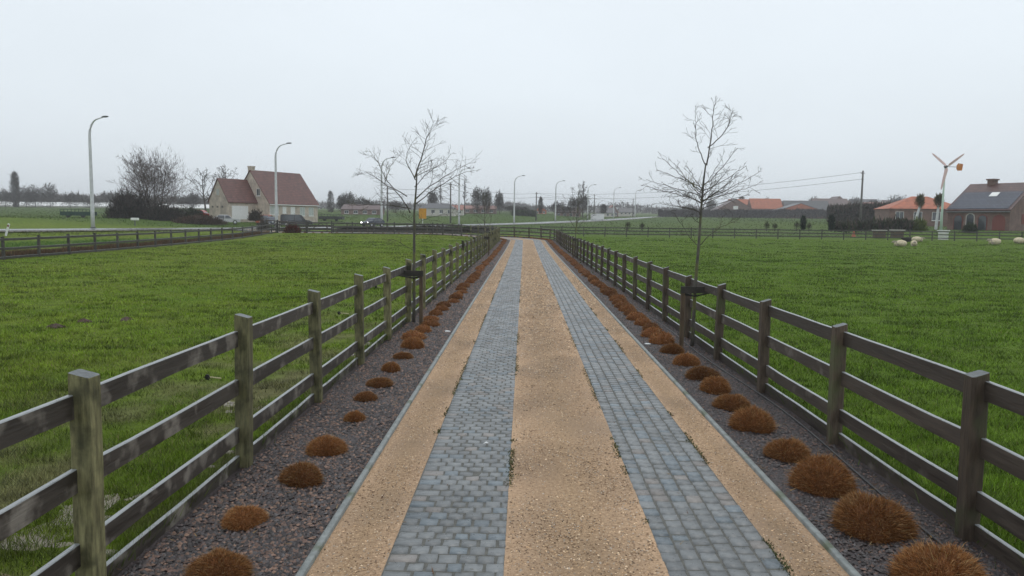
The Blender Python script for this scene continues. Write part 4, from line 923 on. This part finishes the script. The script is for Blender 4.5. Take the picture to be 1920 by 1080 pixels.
far_house(1668, 1800, 368, 392, 424, 150, 's', redb, oroof, 'orange-roofed barn behind the small wind turbine', name='barn', hip=5.5, rot=-8, group=None)
# long pale greenhouse left and white container
t, rf = gable('greenhouse', 'long low pale glasshouse on the far left horizon', (Xof(60, 420), 420, Zof(60, 391, 420)), R(90), -6, 6, -62, 30, 1.6, 3.6, cream, white)
gh2, _ = gable('greenhouse', 'second low pale glasshouse behind the bare tree clump', (Xof(360, 430), 430, Zof(360, 396, 430)), R(90), -6, 6, -22, 18, 1.8, 3.8, cream, white)
x, y, _z = at(1119, 250); ct = thing('container', 'white box container beside the far road', 'container', (x, y, _z)); b = MB(); b.box(-2.1, 2.1, -1.2, 1.2, .15, 2.0)
for k in range(12): b.box(-2.05 + k * .35, -1.95 + k * .35, -1.23, -1.2, .2, 1.95)
b.build('body', white, ct); b = MB(); b.box(-1.9, -1.5, -1, 1, -.2, .15); b.box(1.5, 1.9, -1, 1, -.2, .15); b.build('skid', lhm, ct)
# orange road sign behind the left tree
x, y, z = at(793, 112); sg_ = thing('road_sign', 'orange-yellow sign panel on a post behind the left tree trunk', 'sign', (x, y, z)); zt_ = Zof(793, 391, 112) - z
MB().tube([(0, 0, -.2), (0, 0, zt_)], .05, 8).build('post', lpm, sg_); b = MB(); b.box(-.55, .55, -.07, -.05, zt_ - 1.5, zt_); b.build('panel', mat('sign_orange', (.5, .22, .02), (.65, .32, .03), scale=1.5, rough=.5), sg_)
# green trailer, dark trailer
def trough(px0, px1, py, d, label, m):
    x0, x1 = Xof(px0, d), Xof(px1, d); xc = (x0 + x1) / 2; z = zf(xc, d); t = thing('livestock_trailer', label, 'trailer', (xc, d, z)); h = (x1 - x0) / 2
    b = MB(); b.box(-h, h, -1, 1, .35, .95); b.build('bed', m, t); b = MB()
    for k in range(9): xx = -h + 2 * h * k / 8; b.box(xx - .04, xx + .04, -1.04, -1, .35, 1.3)
    b.box(-h, h, -1.04, -1.0, 1.24, 1.3); b.build('rack', m, t)
    for xx in (-h * .5, h * .5): MB().tube([(xx, -.95, .32), (xx, -.75, .32)], .32, 12).build('wheel', insb, t)
dkg = mat('dark_green_paint', (.012, .045, .03), (.02, .06, .045), rough=.5)
trough(116, 172, 412, 118, 'dark green flat trailer in the field by the lone street lamp', dkg); trough(600, 644, 411, 150, 'grey flat trailer on grass right of the beige house', mat('dark_grey_paint', (.04, .045, .045), (.06, .065, .065), rough=.5))

# ---------------------------------------------------------------- cars
def car(name, label, px, d, ang, body, L_=4.3, H=1.45, van=False, lights=False, cat='car'):
    x, y, z = at(px, d); t = thing(name, label, cat, (x, y, z + .02), R(ang))
    W_ = .88
    pr = [(-.5, .3), (-.5, .62), (-.46, .78), (-.22, .86), (-.1, 1.32), (-.02, H), (.26, H), (.4, 1.12 if not van else 1.35), (.49, .9), (.5, .3)] if not van else [(-.5, .3), (-.5, .7), (-.4, .95), (-.27, 1.05), (-.16, H - .1), (-.08, H), (.45, H), (.49, H - .15), (.5, .3)]
    lo_ = [p for p in pr]; b = MB(); pts = [(p[0] * L_, p[1]) for p in lo_]; n = len(pts); vs = []
    for yy, k in ((-W_, 1), (-W_ * .97, 1), (W_ * .97, 1), (W_, 1)):
        for (a, c) in pts:
            tuck = .14 * max(0, (c - .85) / (H - .85)) if c > .85 else 0
            e = .0 if abs(yy) < W_ else .02
            vs.append((a * (1 - e), yy - math.copysign(tuck, yy), c - e * (c > 1)))
    fs = [tuple(range(n)), tuple(range(3 * n, 4 * n))[::-1]] + [(i + (k) * n, i + (k + 1) * n, (i + 1) % n + (k + 1) * n, (i + 1) % n + k * n)[::-1] for k in range(3) for i in range(n)]
    b.add(vs, fs); b.build('body', body, t)
    b = MB(); z0, z1 = .9, H - .1
    for sg in (-1, 1):
        yy = sg * (W_ - .06)
        def gl(x0, x1, t0, t1): b.add([(x0, sg * (W_ + .004), z0), (x1, sg * (W_ + .004), z0), (t1, sg * (W_ - .115), z1), (t0, sg * (W_ - .115), z1)], [(0, 1, 2, 3) if sg < 0 else (3, 2, 1, 0)])
        gl(-.19 * L_, .05 * L_, -.085 * L_, .05 * L_); gl(.07 * L_, (.4 if van else .36) * L_, .07 * L_, (.4 if van else .3) * L_)
    b.add([(-.225 * L_ - .012, -.74, .9), (-.225 * L_ - .012, .74, .9), (-.035 * L_ - .02, .66, H - .06), (-.035 * L_ - .02, -.66, H - .06)] if not van else [(-.275 * L_, -.76, 1.08), (-.275 * L_, .76, 1.08), (-.155 * L_, .7, H - .14), (-.155 * L_, -.7, H - .14)], [(3, 2, 1, 0)])
    b.build('windows', glass, t)
    for sx in (-.31, .3):
        for sy in (-1, 1):
            wh = MB().tube([(sx * L_, sy * (W_ + .015), .32), (sx * L_, sy * (W_ - .2), .32)], .32, 16).build('wheel', insb, t); MB().tube([(sx * L_, sy * (W_ + .03), .32), (sx * L_, sy * (W_ + .01), .32)], .19, 12).build('rim', lpm, wh)
    for sy in (-.62, .62):
        b = MB(); b.ball((-.5 * L_ + .02, sy, .66), (.06, .15, .09), 10, 6); b.build('headlight', emat('lit_headlamp', (1, 1, 1), 9) if lights else lpm, t, smooth=True)
    b = MB(); b.box(-.5 * L_ - .03, -.5 * L_ + .02, -.26, .26, .42, .53); b.build('number_plate', white, t)
    return t
navy = mat('navy_paint', (.012, .02, .04), (.018, .028, .055), rough=.25, spec=.7, bump=0); blk = mat('black_paint', (.01, .011, .014), (.016, .018, .02), rough=.25, spec=.7, bump=0); silv = mat('white_car_paint', (.5, .5, .5), (.6, .6, .6), rough=.3, bump=0); redc = mat('red_car_paint', (.3, .03, .02), (.36, .04, .03), rough=.3, bump=0)
car('moving_car', 'dark blue car with bright headlights driving on the road', 699, 126, 62, navy, lights=True)
car('parked_van', 'black people carrier with pale side panel parked before the beige house front', 556, 119, 195, blk, L_=4.9, H=1.85, van=True)
car('parked_car', 'dark blue car parked beside the white garage door', 507, 117, 100, navy)
car('parked_car', 'orange red car parked behind the dark blue one at the beige house', 497, 124, 90, mat('orange_car_paint', (.45, .1, .04), (.5, .12, .05), rough=.3, bump=0), H=1.6)
car('parked_car', 'low white car parked behind the brown shrubs left of the garage', 424, 118, 200, silv, L_=4.0)
car('parked_car', 'small red car parked left of the beige house gable', 377, 134, 180, redc, L_=4.0)
bx_ = at(520, 102); cbx = thing('utility_cabinet', 'small pale grey cabinet at the foot of the lamp by the beige house', 'cabinet', (bx_[0], 102, bx_[2])); MB().box(-.28, .28, -.2, .2, 0, .85, ch=.02).build('cabinet_body', cream, cbx); MB().box(-.32, .32, -.24, .24, .85, .92).build('cabinet_top', lhm, cbx)
x, y, z = at(3, 60); mk = thing('marker_post', 'white slanted marker post at the left edge beside the road', 'marker post', (x, y, z)); MB().box(-.07, .07, -.04, .04, -.1, 1.0, Matrix.Rotation(.3, 4, 'Y'), ch=.01).build('post', white, mk); MB().box(-.075, .075, -.045, -.04, .75, .9, Matrix.Rotation(.3, 4, 'Y')).build('reflector', wood_r, mk)
x, y, z = at(250, 98); mb_ = thing('mailbox', 'small white box on a post in front of the bare tree clump', 'mailbox', (x, y, z)); MB().box(-.45, .45, -.2, .2, .75, 1.05, ch=.04).build('box', white, mb_); MB().box(-.05, .05, -.05, .05, -.1, .75).build('post', lhm, mb_)

# ---------------------------------------------------------------- wind turbine
x, y, z = at(1755, 103); z = Zof(1755, 436, 103); hubz = Zof(1757, 315, 103) - z
tw = thing('wind_turbine', 'small three-bladed wind turbine on a pale green tower by the farmhouse', 'wind turbine', (x, y, z))
pg = mat('pale_green_paint', (.38, .5, .4), (.46, .58, .48), scale=1.5, rough=.5); pk = mat('blade_pink_white', (.66, .44, .42), (.74, .56, .54), scale=1.5, rough=.5)
MB().tube([(0, 0, -.1), (0, 0, hubz * .25), (.05, 0, hubz - .1)], [.2, .15, .09], 12).build('tower', pg, tw, smooth=True)
b = MB(); b.ball((0, -.25, hubz), (.2, .42, .2), 12, 8); b.build('nacelle', lhm, tw, smooth=True)
for (dx, dz) in ((28, -22), (-27, -22), (-8, 40)):
    v = Vector((dx, 0, -dz)).normalized(); L_ = math.hypot(dx, dz) * 103 / F * 1.05; s_ = Vector((v.z, 0, -v.x)); b = MB(); vs = []
    for f, w_, tws in ((.06, .07, .5), (.15, .2, .45), (.5, .17, .25), (.85, .12, .12), (1, .06, .05)):
        c = Vector((0, -.55, hubz)) + v * L_ * f; e = s_ * w_ * math.cos(tws) + Vector((0, 1, 0)) * w_ * math.sin(tws); th = Vector((0, .02, 0)); vs += [c - e - th, c + e - th, c + e + th, c - e + th]
    b.add(vs, [(i * 4 + k, i * 4 + (k + 1) % 4, i * 4 + 4 + (k + 1) % 4, i * 4 + 4 + k) for i in range(4) for k in range(4)] + [(3, 2, 1, 0), (16, 17, 18, 19)]); b.build('blade', pk, tw)
b = MB(); b.tube([(0, 0, hubz + .02), (1.75, .25, hubz)], .035, 6); b.build('tail_boom', lhm, tw)
b = MB(); b.prism([(1.7, hubz - .25), (1.85, hubz - .5), (2.45, hubz - .45), (2.55, hubz + .4), (1.9, hubz + .5), (1.7, hubz + .2)], .24, .28); b.build('tail_vane', mat('tail_orange', (.5, .13, .02), (.6, .25, .06), scale=2.2, rough=.5, c3=(.65, .55, .45), s3=1.6, t3=(.6, .64)), tw)

# ---------------------------------------------------------------- sheep
wool = mat('wool', (.55, .45, .31), (.78, .69, .52), scale=9, rough=.95, spec=.1, bump=1, bscale=25, bdist=.05); skinw = mat('sheep_face', (.3, .25, .2), (.4, .34, .27), rough=.8); bw = mat('black_wool', (.012, .01, .01), (.03, .026, .024), scale=9, rough=.95, bump=1, bscale=25)
def sheep(label, px, py, rz, m, fm, lie=True, graze=True, s=1.0, seed=0):
    g = random.Random(seed); d = (CAMH - zf(30, 75) - .0) * F / (py - HH(px)); x = Xof(px, d); z = zf(x, d); t = thing('sheep', label, 'sheep', (x, d, z), R(rz), 'sheep in the right pasture'); t.scale = (s, s, s)
    dz = -.3 if lie else 0; bz = .58 + dz
    me = bpy.data.meshes.new('body'); hx_, hz_ = (-.78, .25 if graze and not lie else .72 + dz)
    V = [(.0, 0, bz), (-.38, 0, bz + .03), (-.55, 0, (bz + hz_) / 2 + .1), (-.7, 0, hz_ + .06), (-.9, 0, hz_ - .06), (.4, 0, bz + .02), (.52, 0, bz - .1)]; E = [(0, 1), (1, 2), (2, 3), (3, 4), (0, 5), (5, 6)]; rr_ = [.2, .19, .1, .085, .045, .19, .04]
    for bx_, root in ((-.34, 1), (.36, 5)):
        for sy in (-.13, .13):
            o = len(V); V += [(bx_, sy, bz - .16), (bx_ + (.03 if bx_ > 0 else 0), sy, (bz - .3) if not lie else .1), (bx_, sy, .02)] if not lie else [(bx_, sy * 1.3, bz - .12), (bx_ - .12, sy * 1.6, .08), (bx_ - .22, sy * 1.5, .05)]
            E += [(root, o), (o, o + 1), (o + 1, o + 2)]; rr_ += [.07, .038, .03]
    o = len(V); V += [(-.66, -.12, hz_ + .1), (-.66, .12, hz_ + .1)]; E += [(3, o), (3, o + 1)]; rr_ += [.022, .022]
    me.from_pydata(V, E, []); me.materials.append(fm); ob = link('body', me, None, t); md = ob.modifiers.new('skin', 'SKIN'); md.use_smooth_shade = True
    for i, q in enumerate(me.skin_vertices[0].data if me.skin_vertices else []): q.radius = (rr_[i], rr_[i])
    if not me.skin_vertices: pass
    s2 = ob.modifiers.new('sub', 'SUBSURF'); s2.levels = 1; s2.render_levels = 1
    b = MB(); b.ball((.02, 0, bz + .03), (.56, .3, .3), 18, 12, .035, g); b.ball((-.5, 0, bz + .08 if not graze else bz - .0), (.17, .15, .17), 10, 8, .04, g); b.build('wool', m, t, smooth=True)
sheep('white sheep with lowered head, leftmost of the grazing cluster', 1683, 461, 0, wool, skinw, seed=1, s=1.0)
sheep('white sheep in front at the middle of the cluster', 1707, 461, 70, wool, skinw, seed=2, s=.95)
sheep('cream sheep at the back right of the cluster', 1712, 455, 175, wool, skinw, seed=3)
sheep('black sheep half hidden in the middle of the cluster', 1694, 455, 10, bw, bw, seed=4, s=.9)
sheep('cream sheep standing alone below the farmhouse windows', 1856, 459, 5, wool, skinw, seed=5, s=1.1)
sheep('cream sheep at the right edge of the view', 1900, 458, 185, wool, skinw, seed=6, s=1.15)

# ---------------------------------------------------------------- far vegetation
hz_t = mat('winter_twig', (.08, .06, .052), (.15, .118, .105), scale=.8, rough=.9, bump=0); dark_t = mat('dark_twig', (.035, .028, .025), (.075, .06, .05), scale=.8, rough=.9, bump=0)
vegm = mat('foliage', (.8, .8, .8), (1.2, 1.2, 1.2), scale=.7, rough=.85, spec=.15, bump=0, attr=True)
def big_bare(label, px, d, top, spread, seed, lv=4, kids=5, base=.2, name='bare_tree', m=None, group=None, r0=.22, rmin=.022, up=.05, stems=1):
    x, y, z = at(px, d); h = Zof(px, top, d) - z; g = random.Random(seed); t = thing(name, label, 'tree', (x, y, z), 0, group); b = MB(); bt = MB()
    for s_ in range(stems):
        a = g.uniform(0, 6.28); k = 0 if stems == 1 else g.uniform(.15, .45); d0 = Vector((math.cos(a) * k, math.sin(a) * k, 1)).normalized(); o = Vector((math.cos(a), math.sin(a), 0)) * k * h * .25
        hh_ = h * (1 if stems == 1 else g.uniform(.75, 1.0)); P = [o]; n = 7
        for i in range(n): d0 = (d0 + Vector((g.gauss(0, .05), g.gauss(0, .05), .12))).normalized(); P.append(P[-1] + d0 * hh_ * .9 / n)
        rad = [r0 * (1 - .88 * i / n) + rmin for i in range(n + 1)]; bt.tube(P, rad, 7)
        m_ = kids * 4
        for q in range(m_):
            f = base + (1 - base) * (q + .5) / m_; i = min(int(f * n), n - 1); p = P[i].lerp(P[i + 1], f * n - i); a = q * 2.4 + g.uniform(-.5, .5); el = g.uniform(.25, .85) + .35 * f
            grow(b, p, Vector((math.cos(a) * math.cos(el), math.sin(a) * math.cos(el), math.sin(el))), hh_ * .46 * spread * (1.2 - .8 * f) * g.uniform(.75, 1.2), rad[i] * .45, lv - 1, g, 4, .14, up, kids - 1, .6, rmin, (4, 3, 3, 3, 3))
    bt.build('trunk', m or hz_t, t, smooth=True); b.build('crown', m or hz_t, t); return t
def bush(label, px, d, top, wpx, cols, n, seed, name='bush', cat='bush', group=None, py=None, bw_=1.0, depth=None, shape='dome', lift=0, upk=.6, fine=1.0, parts=True):
    """crown of many short twig or leaf slivers spread through an uneven volume, with visible stems"""
    x, y, z = at(px, d)
    if py: z = Zof(px, py, d)
    h = Zof(px, top, d) - z - lift; rx = wpx / 2 * d / F; g = np.random.default_rng(seed); dp = depth or rx
    v = g.normal(0, 1, (n, 3)); v /= np.linalg.norm(v, axis=1)[:, None]; r = g.random(n) ** .45
    th = np.arctan2(v[:, 1], v[:, 0]); lob = 1 + .16 * np.sin(3 * th + seed) + .12 * np.sin(5 * th + seed * 2) + .22 * (fbm(v[:, 0] * 4 + 10, v[:, 2] * 4 + 10, 1, seed) - .5) * 2
    if shape == 'dome': v[:, 2] = np.abs(v[:, 2]); P = v * (r * lob)[:, None] * np.array([rx, dp, h])
    elif shape == 'cone': f = g.random(n) ** 1.3; q = (1 - f) ** .7 * (.75 + .5 * g.random(n)); P = np.stack([np.cos(th) * rx * q * np.sqrt(r), np.sin(th) * dp * q * np.sqrt(r), f * h], 1)
    elif shape == 'column': f = g.random(n); q = np.sin(np.clip(f * .93 + .07, 0, 1) * np.pi) ** .45; P = np.stack([np.cos(th) * rx * q * r * lob, np.sin(th) * dp * q * r * lob, f * h], 1)
    else: P = v * (r * lob)[:, None] * np.array([rx, dp, h / 2]) + np.array([0, 0, h / 2])
    P[:, 2] += lift; P = P + g.normal(0, .02 * h, (n, 3)); P[:, 2] = np.maximum(P[:, 2], 0)
    L_ = (.05 * h + .12) * fine * g.uniform(.5, 1.6, n); dirv = v * .7 + g.normal(0, .4, (n, 3)); dirv[:, 2] += upk
    c = np.array(cols)[g.integers(0, len(cols), n)] * g.uniform(.6, 1.4, n)[:, None]
    o = thing(name, label, cat, (x, y, z), 0, group); blades('crown', P, L_, np.full(n, d * .0009 * bw_ * fine) * g.uniform(.6, 1.5, n), c, vegm, up=dirv, seed=seed, parent=o)
    b = MB(); gg = random.Random(seed)
    for k in range(7 if shape == 'dome' else 1):
        a = gg.uniform(0, 6.28); kk = gg.uniform(.1, .6) if shape == 'dome' else 0; b.tube([(0, 0, -.1), (math.cos(a) * kk * rx * .4, math.sin(a) * kk * dp * .4, h * .4 + lift), (math.cos(a) * kk * rx, math.sin(a) * kk * dp, h * .8 + lift)], [.05 + h * .012, .04 + h * .006, .01], 5)
    b.build('trunk' if shape != 'dome' else 'stems', dark_t, o); return o
BR = [(.07, .052, .045), (.05, .036, .03), (.09, .07, .055), (.06, .055, .035)]; DK = [(.03, .03, .022), (.045, .035, .03), (.022, .028, .018)]; GR = [(.03, .05, .02), (.045, .06, .02), (.022, .035, .018)]
big_bare('tall rounded bare tree clump with reddish twigs left of the beige house', 288, 122, 284, .95, 61, lv=4, kids=5, base=.12, stems=4, r0=.1, rmin=.017)
bush('thin misty twigs filling the tall bare tree', 289, 124, 288, 112, [(.11, .085, .08), (.1, .08, .075)], 8000, 62, name='willow_scrub', cat='bush', py=424, bw_=.55, fine=.8, shape='egg')
bush('dark rounded bramble mass at the left foot of the bare tree', 243, 117, 366, 92, BR[:2] + DK, 14000, 63, py=422)
bush('low dark bramble mass at the right foot of the bare tree', 304, 116, 388, 70, BR[:2] + DK, 9000, 64, py=422)
bush('long low brown shrub bank between bare tree and beige house', 372, 113, 406, 100, [(.11, .072, .055), (.085, .06, .045)], 9000, 65, py=421, depth=2)
bush('dull green low hedge behind the brown shrub bank', 352, 130, 392, 70, GR + BR[:1], 5000, 66, py=412, depth=2)
big_bare('spreading bare tree behind the garage wing, left one', 385, 175, 322, 1.1, 67, lv=4, kids=4, base=.35, rmin=.03, m=dark_t)
big_bare('spreading bare tree behind the garage wing, right one', 422, 180, 316, 1.1, 68, lv=4, kids=4, base=.4, rmin=.03, m=dark_t)
bush('brown shrub at the corner of the white garage door', 478, 116, 396, 26, BR, 2500, 69, py=414)
bush('red-brown leafy shrub patch at the field corner by the gate', 547, 84.5, 424, 28, [(.13, .03, .02), (.09, .03, .02), (.1, .05, .03)], 3500, 70, py=438)
bush('thin grey shrub where the old fence meets the road verge', 493, 88, 412, 24, [(.12, .115, .1), (.09, .085, .07)], 1600, 71, py=436, bw_=.7)
bush('tall narrow dark poplar on the far left horizon', 25, 330, 325, 12, DK + BR, 2500, 72, name='poplar', cat='tree', shape='column', py=388)
FT = [(5, 356, 34), (45, 352, 40), (62, 350, 34), (90, 346, 30), (128, 362, 40), (165, 370, 44), (205, 360, 40), (350, 368, 40), (362, 362, 26), (620, 360, 12), (642, 366, 20), (655, 362, 26), (675, 372, 40), (690, 375, 32), (742, 378, 30), (812, 360, 22), (895, 354, 24), (912, 358, 20),
      (936, 362, 18), (958, 386, 40), (978, 388, 34), (1013, 371, 8), (1045, 380, 30), (1075, 372, 24), (1092, 368, 26), (1062, 388, 26), (1130, 384, 14), (1290, 384, 36), (1330, 376, 20), (1385, 370, 14), (1432, 373, 18), (1520, 372, 22), (1595, 372, 24), (1650, 384, 50), (1672, 368, 36), (1630, 376, 36)]
posw = {0: 'at the left edge of the view', 1: 'just right of the narrow poplar', 2: 'second right of the narrow poplar', 3: 'leaning dark one right of the narrow poplar', 4: 'left of the lone street lamp', 5: 'just behind the lone street lamp', 6: 'left of the bare tree clump', 7: 'right of the bare tree clump', 8: 'left of the beige house gable',
        9: 'narrow one right of the beige house', 10: 'above the flat grey trailer', 11: 'above the low brown-roofed building, left', 12: 'above the low brown-roofed building, middle', 13: 'above the low brown-roofed building, right', 14: 'left of the left tree trunk', 15: 'above the dark-roofed bungalow', 16: 'above the long low red house, left', 17: 'above the long low red house, middle',
        18: 'above the long low red house, right', 19: 'left of the pole above the drive', 20: 'just behind the pole above the drive', 21: 'slim one right of the pole above the drive', 22: 'above the low brown barn', 23: 'dark clump left of the white container', 24: 'tallest of the clump by the white container', 25: 'low one at the foot of the dark clump', 26: 'behind the grey roofs',
        27: 'behind the left end of the hedge', 28: 'left of the brick attic gable', 29: 'above the first orange roof', 30: 'above the bright orange roof', 31: 'above the dark brown village roof', 32: 'at the tall slim pole', 33: 'low and wide left of the orange barn', 34: 'behind the left end of the orange barn', 35: 'right of the tall slim pole'}
for i, (px, top, wpx) in enumerate(FT):
    d = 300 if px < 1200 else 470
    if i in (23, 24, 25): d = 290
    if i < 9: d = 340
    nar = wpx < 16; bush('misty leafless tree ' + posw[i], px, d, top, wpx, DK + BR, 1500 if nar else 2600, 200 + i, name='distant_tree', cat='tree', group='misty trees on the horizon', shape='column' if nar else 'egg', bw_=1.0, fine=.8, py=(400 if px < 1200 else 404) - (8 if px < 400 else 0))
for px, top in ((835, 345), (842, 352), (828, 350), (870, 352), (822, 356), (878, 350)):
    pass
small_tree('thin bare poplar above the pink roof, left one', Xof(828, 260), 260, 12, 81, 'thin poplars above the pink roof', name='poplar', spread=.35, lv=2, kids=6, rmin=.05, r0=.15, mt=dark_t)
small_tree('thin bare poplar above the pink roof, right one', Xof(872, 270), 270, 13, 82, 'thin poplars above the pink roof', name='poplar', spread=.4, lv=2, kids=6, rmin=.05, r0=.15, mt=dark_t)
small_tree('bare tree above the dark clump by the white container', Xof(1092, 292), 292, 14.5, 83, None, name='bare_tree', spread=.6, lv=3, kids=5, rmin=.045, r0=.2, mt=dark_t)
# hedge on the right
def hedge(label, px0, px1, py_top, py_bot, d0, d1, n, cols, seed, dep=2.5, sm=1.0):
    g = np.random.default_rng(seed); f = g.random(n); px = px0 + (px1 - px0) * f; d = d0 + (d1 - d0) * f + g.random(n) * dep; x = (px - VX) * d / F
    H_ = VY + ROLL * (px - VX); zb = CAMH - (py_bot - H_) * d / F; ztp = CAMH - (py_top - H_) * d / F + (fbm(x, x * 0, 6, seed) - .5) * 1.6 * sm + (fbm(x, x * 0 + 5, 1.5, seed) - .5) * .6 * sm
    z = zb + (ztp - zb) * g.random(n) ** .7; c = np.array(cols)[g.integers(0, len(cols), n)] * g.uniform(.6, 1.4, n)[:, None]
    P = np.stack([x, d, z], 1); o = thing('hedge', label, 'hedge', (float(x.mean()), float(d.mean()), float(zb.mean()))); P -= np.array(o.location)
    dirv = g.normal(0, .5, (n, 3)); dirv[:, 2] += .7
    blades('foliage', P, g.uniform(.3, .9, n) * sm ** 1.3, g.uniform(.2, .5, n) * sm ** 1.8, c, vegm, up=dirv, seed=seed, parent=o)
hedge('long dark clipped hedge in front of the village houses', 1232, 1545, 395, 412, 345, 330, 26000, [(.04, .034, .034), (.03, .026, .026), (.055, .045, .04)], 91)
hx0, hx1 = Xof(633, 91.3), Xof(925, 91.3)
hedge('low dark twiggy hedge along the far side of the drive after the bend', 633, 925, 427, 438, 91.3, 91.3, 16000, [(.028, .024, .018), (.04, .032, .024), (.02, .024, .012)], 99, dep=.7, sm=.4)
hedge('low dark green hedge behind the middle field', 960, 1005, 398, 412, 262, 262, 3000, GR, 92)
hedge('ragged brown shrub belt left of the farm buildings', 1545, 1700, 388, 418, 190, 165, 14000, BR + DK, 93, dep=6)
hedge('dim green hedge between the farm yard and the pasture', 1560, 1700, 420, 434, 112, 108, 6000, GR + BR, 94, dep=1.5)
bush('dark green columnar conifer, left of the pair by the far rail', 1501, 104, 407, 9, GR[2:] + [(.012, .03, .022)], 1500, 95, name='conifer', cat='tree', shape='column', py=431)
bush('dark green columnar conifer, right of the pair by the far rail', 1553, 104, 405, 10, GR[2:] + [(.012, .03, .022)], 1500, 96, name='conifer', cat='tree', shape='column', py=433)
for i, px in enumerate((1176, 1203, 1434, 1449, 1489, 1512)):
    lb = ['first small sapling beyond the far rail, left of the hedge', 'sapling beyond the far rail, below the hedge end', 'sapling beyond the far rail, mid pasture', 'low sapling beside the mid pasture one', 'sapling just left of the dark conifer pair', 'sapling between the two dark conifers'][i]
    bush(lb, px, 101, 416 + (i % 2) * 3, 10, GR + BR, 500, 300 + i, name='sapling', cat='sapling', group='saplings beyond the far rail', py=432, shape='egg', bw_=.7, fine=.7)
bush('yellow-green shrub beside the turbine foot', 1712, 110, 412, 30, [(.14, .17, .02), (.08, .12, .02)], 3500, 97, py=432)
bush('round dark clipped shrub below the farmhouse windows', 1808, 101, 421, 24, GR, 3000, 98, py=436)
for px, top, bot, lb, sd_ in ((1714, 367, 392, 'pollarded tree with yellow-green knob crown, left of the turbine tower', 101), (1748, 366, 390, 'pollarded tree with yellow-green knob crown, behind the turbine tower', 102)):
    x, y, z = at(px, 114); z1 = Zof(px, bot, 114); t_ = bush(lb, px, 114, top, 14, [(.12, .12, .04), (.09, .08, .04)], 1600, sd_, name='pollard_tree', cat='tree', shape='egg', py=430, lift=z1 - Zof(px, 430, 114), group='pollards by the turbine')
    MB().tube([(-.9 if px == 1714 else -.2, 0, -.2), (0, 0, z1 - Zof(px, 430, 114) + .4)], [.22, .16], 8).build('stem', lpm, t_)
# beehives and a coop by the far rail
for px, lb, roofm in ((1642, 'small brown hen coop with pale flat lid behind the far rail', cream), (1675, 'small grey brick feeder behind the far rail', cream), (1760, 'white stacked hive boxes at the turbine foot', white)):
    x, y, z = at(px, 97 if px != 1760 else 94); t = thing('hive' if px == 1760 else 'coop', lb, 'hive' if px == 1760 else 'coop', (x, y, z)); w_ = .65 if px != 1760 else .42
    nb_ = 3 if px == 1760 else 1
    for k in range(nb_): MB().box(-w_, w_, -.4, .4, k * .36 + .02, k * .36 + .3 if nb_ > 1 else .95, ch=.02).build('box', white if px == 1760 else stk, t)
    zz = nb_ * .36 if nb_ > 1 else .97; MB().box(-w_ - .12, w_ + .12, -.5, .5, zz, zz + .1).build('lid', roofm, t)
x, y, z = at(1595, 100); t = thing('traffic_cone', 'small orange cone shape behind the far rail', 'cone', (x, y, z)); MB().tube([(0, 0, .04), (0, 0, .95)], [.3, .05], 10).build('cone', oroof, t); MB().box(-.38, .38, -.38, .38, 0, .05).build('foot', insb, t)
# far woodland mass
def woods(name, n, seed, px0, px1, d0, d1, h0, h1):
    g = np.random.default_rng(seed); px = g.uniform(px0, px1, n); d = g.uniform(d0, d1, n); x = (px - VX) * d / F; hh_ = h0 + (h1 - h0) * fbm(x, x * 0 + seed, 45, seed) ** 1.5; hh_ = hh_ * (.75 + .5 * vnoise(x, x * 0, 7, seed))
    z = zt(x, d) + hh_ * g.random(n) ** .8; c = np.array(BR + DK)[g.integers(0, 7, n)] * g.uniform(.6, 1.3, n)[:, None]; up = g.normal(0, .5, (n, 3)); up[:, 2] += .8
    tag(blades(name, np.stack([x, d, z], 1), g.uniform(.8, 2.6, n), g.uniform(.5, 1.3, n), c, vegm, up=up, seed=seed), kind='stuff')
woods('distant_woodland', 50000, 71, -250, 2200, 620, 760, 1.5, 12)
woods('distant_woodland', 16000, 72, 1540, 2200, 480, 560, 3, 13)
woods('distant_woodland', 14000, 73, -250, 400, 430, 520, 2, 14)

# ---------------------------------------------------------------- haze (rain mist)
hm = bpy.data.materials.new('haze_air'); hm.use_nodes = True; n_ = hm.node_tree; n_.nodes.clear()
o_ = n_.nodes.new('ShaderNodeOutputMaterial'); v_ = n_.nodes.new('ShaderNodeVolumePrincipled'); v_.inputs['Color'].default_value = (.985, .99, 1, 1); v_.inputs['Density'].default_value = .00055; v_.inputs['Anisotropy'].default_value = .1
n_.links.new(v_.outputs[0], o_.inputs['Volume'])
hb = MB().box(-1600, 1600, -70, 2700, -1.3, 42).build('haze', hm); tag(hb, kind='stuff')
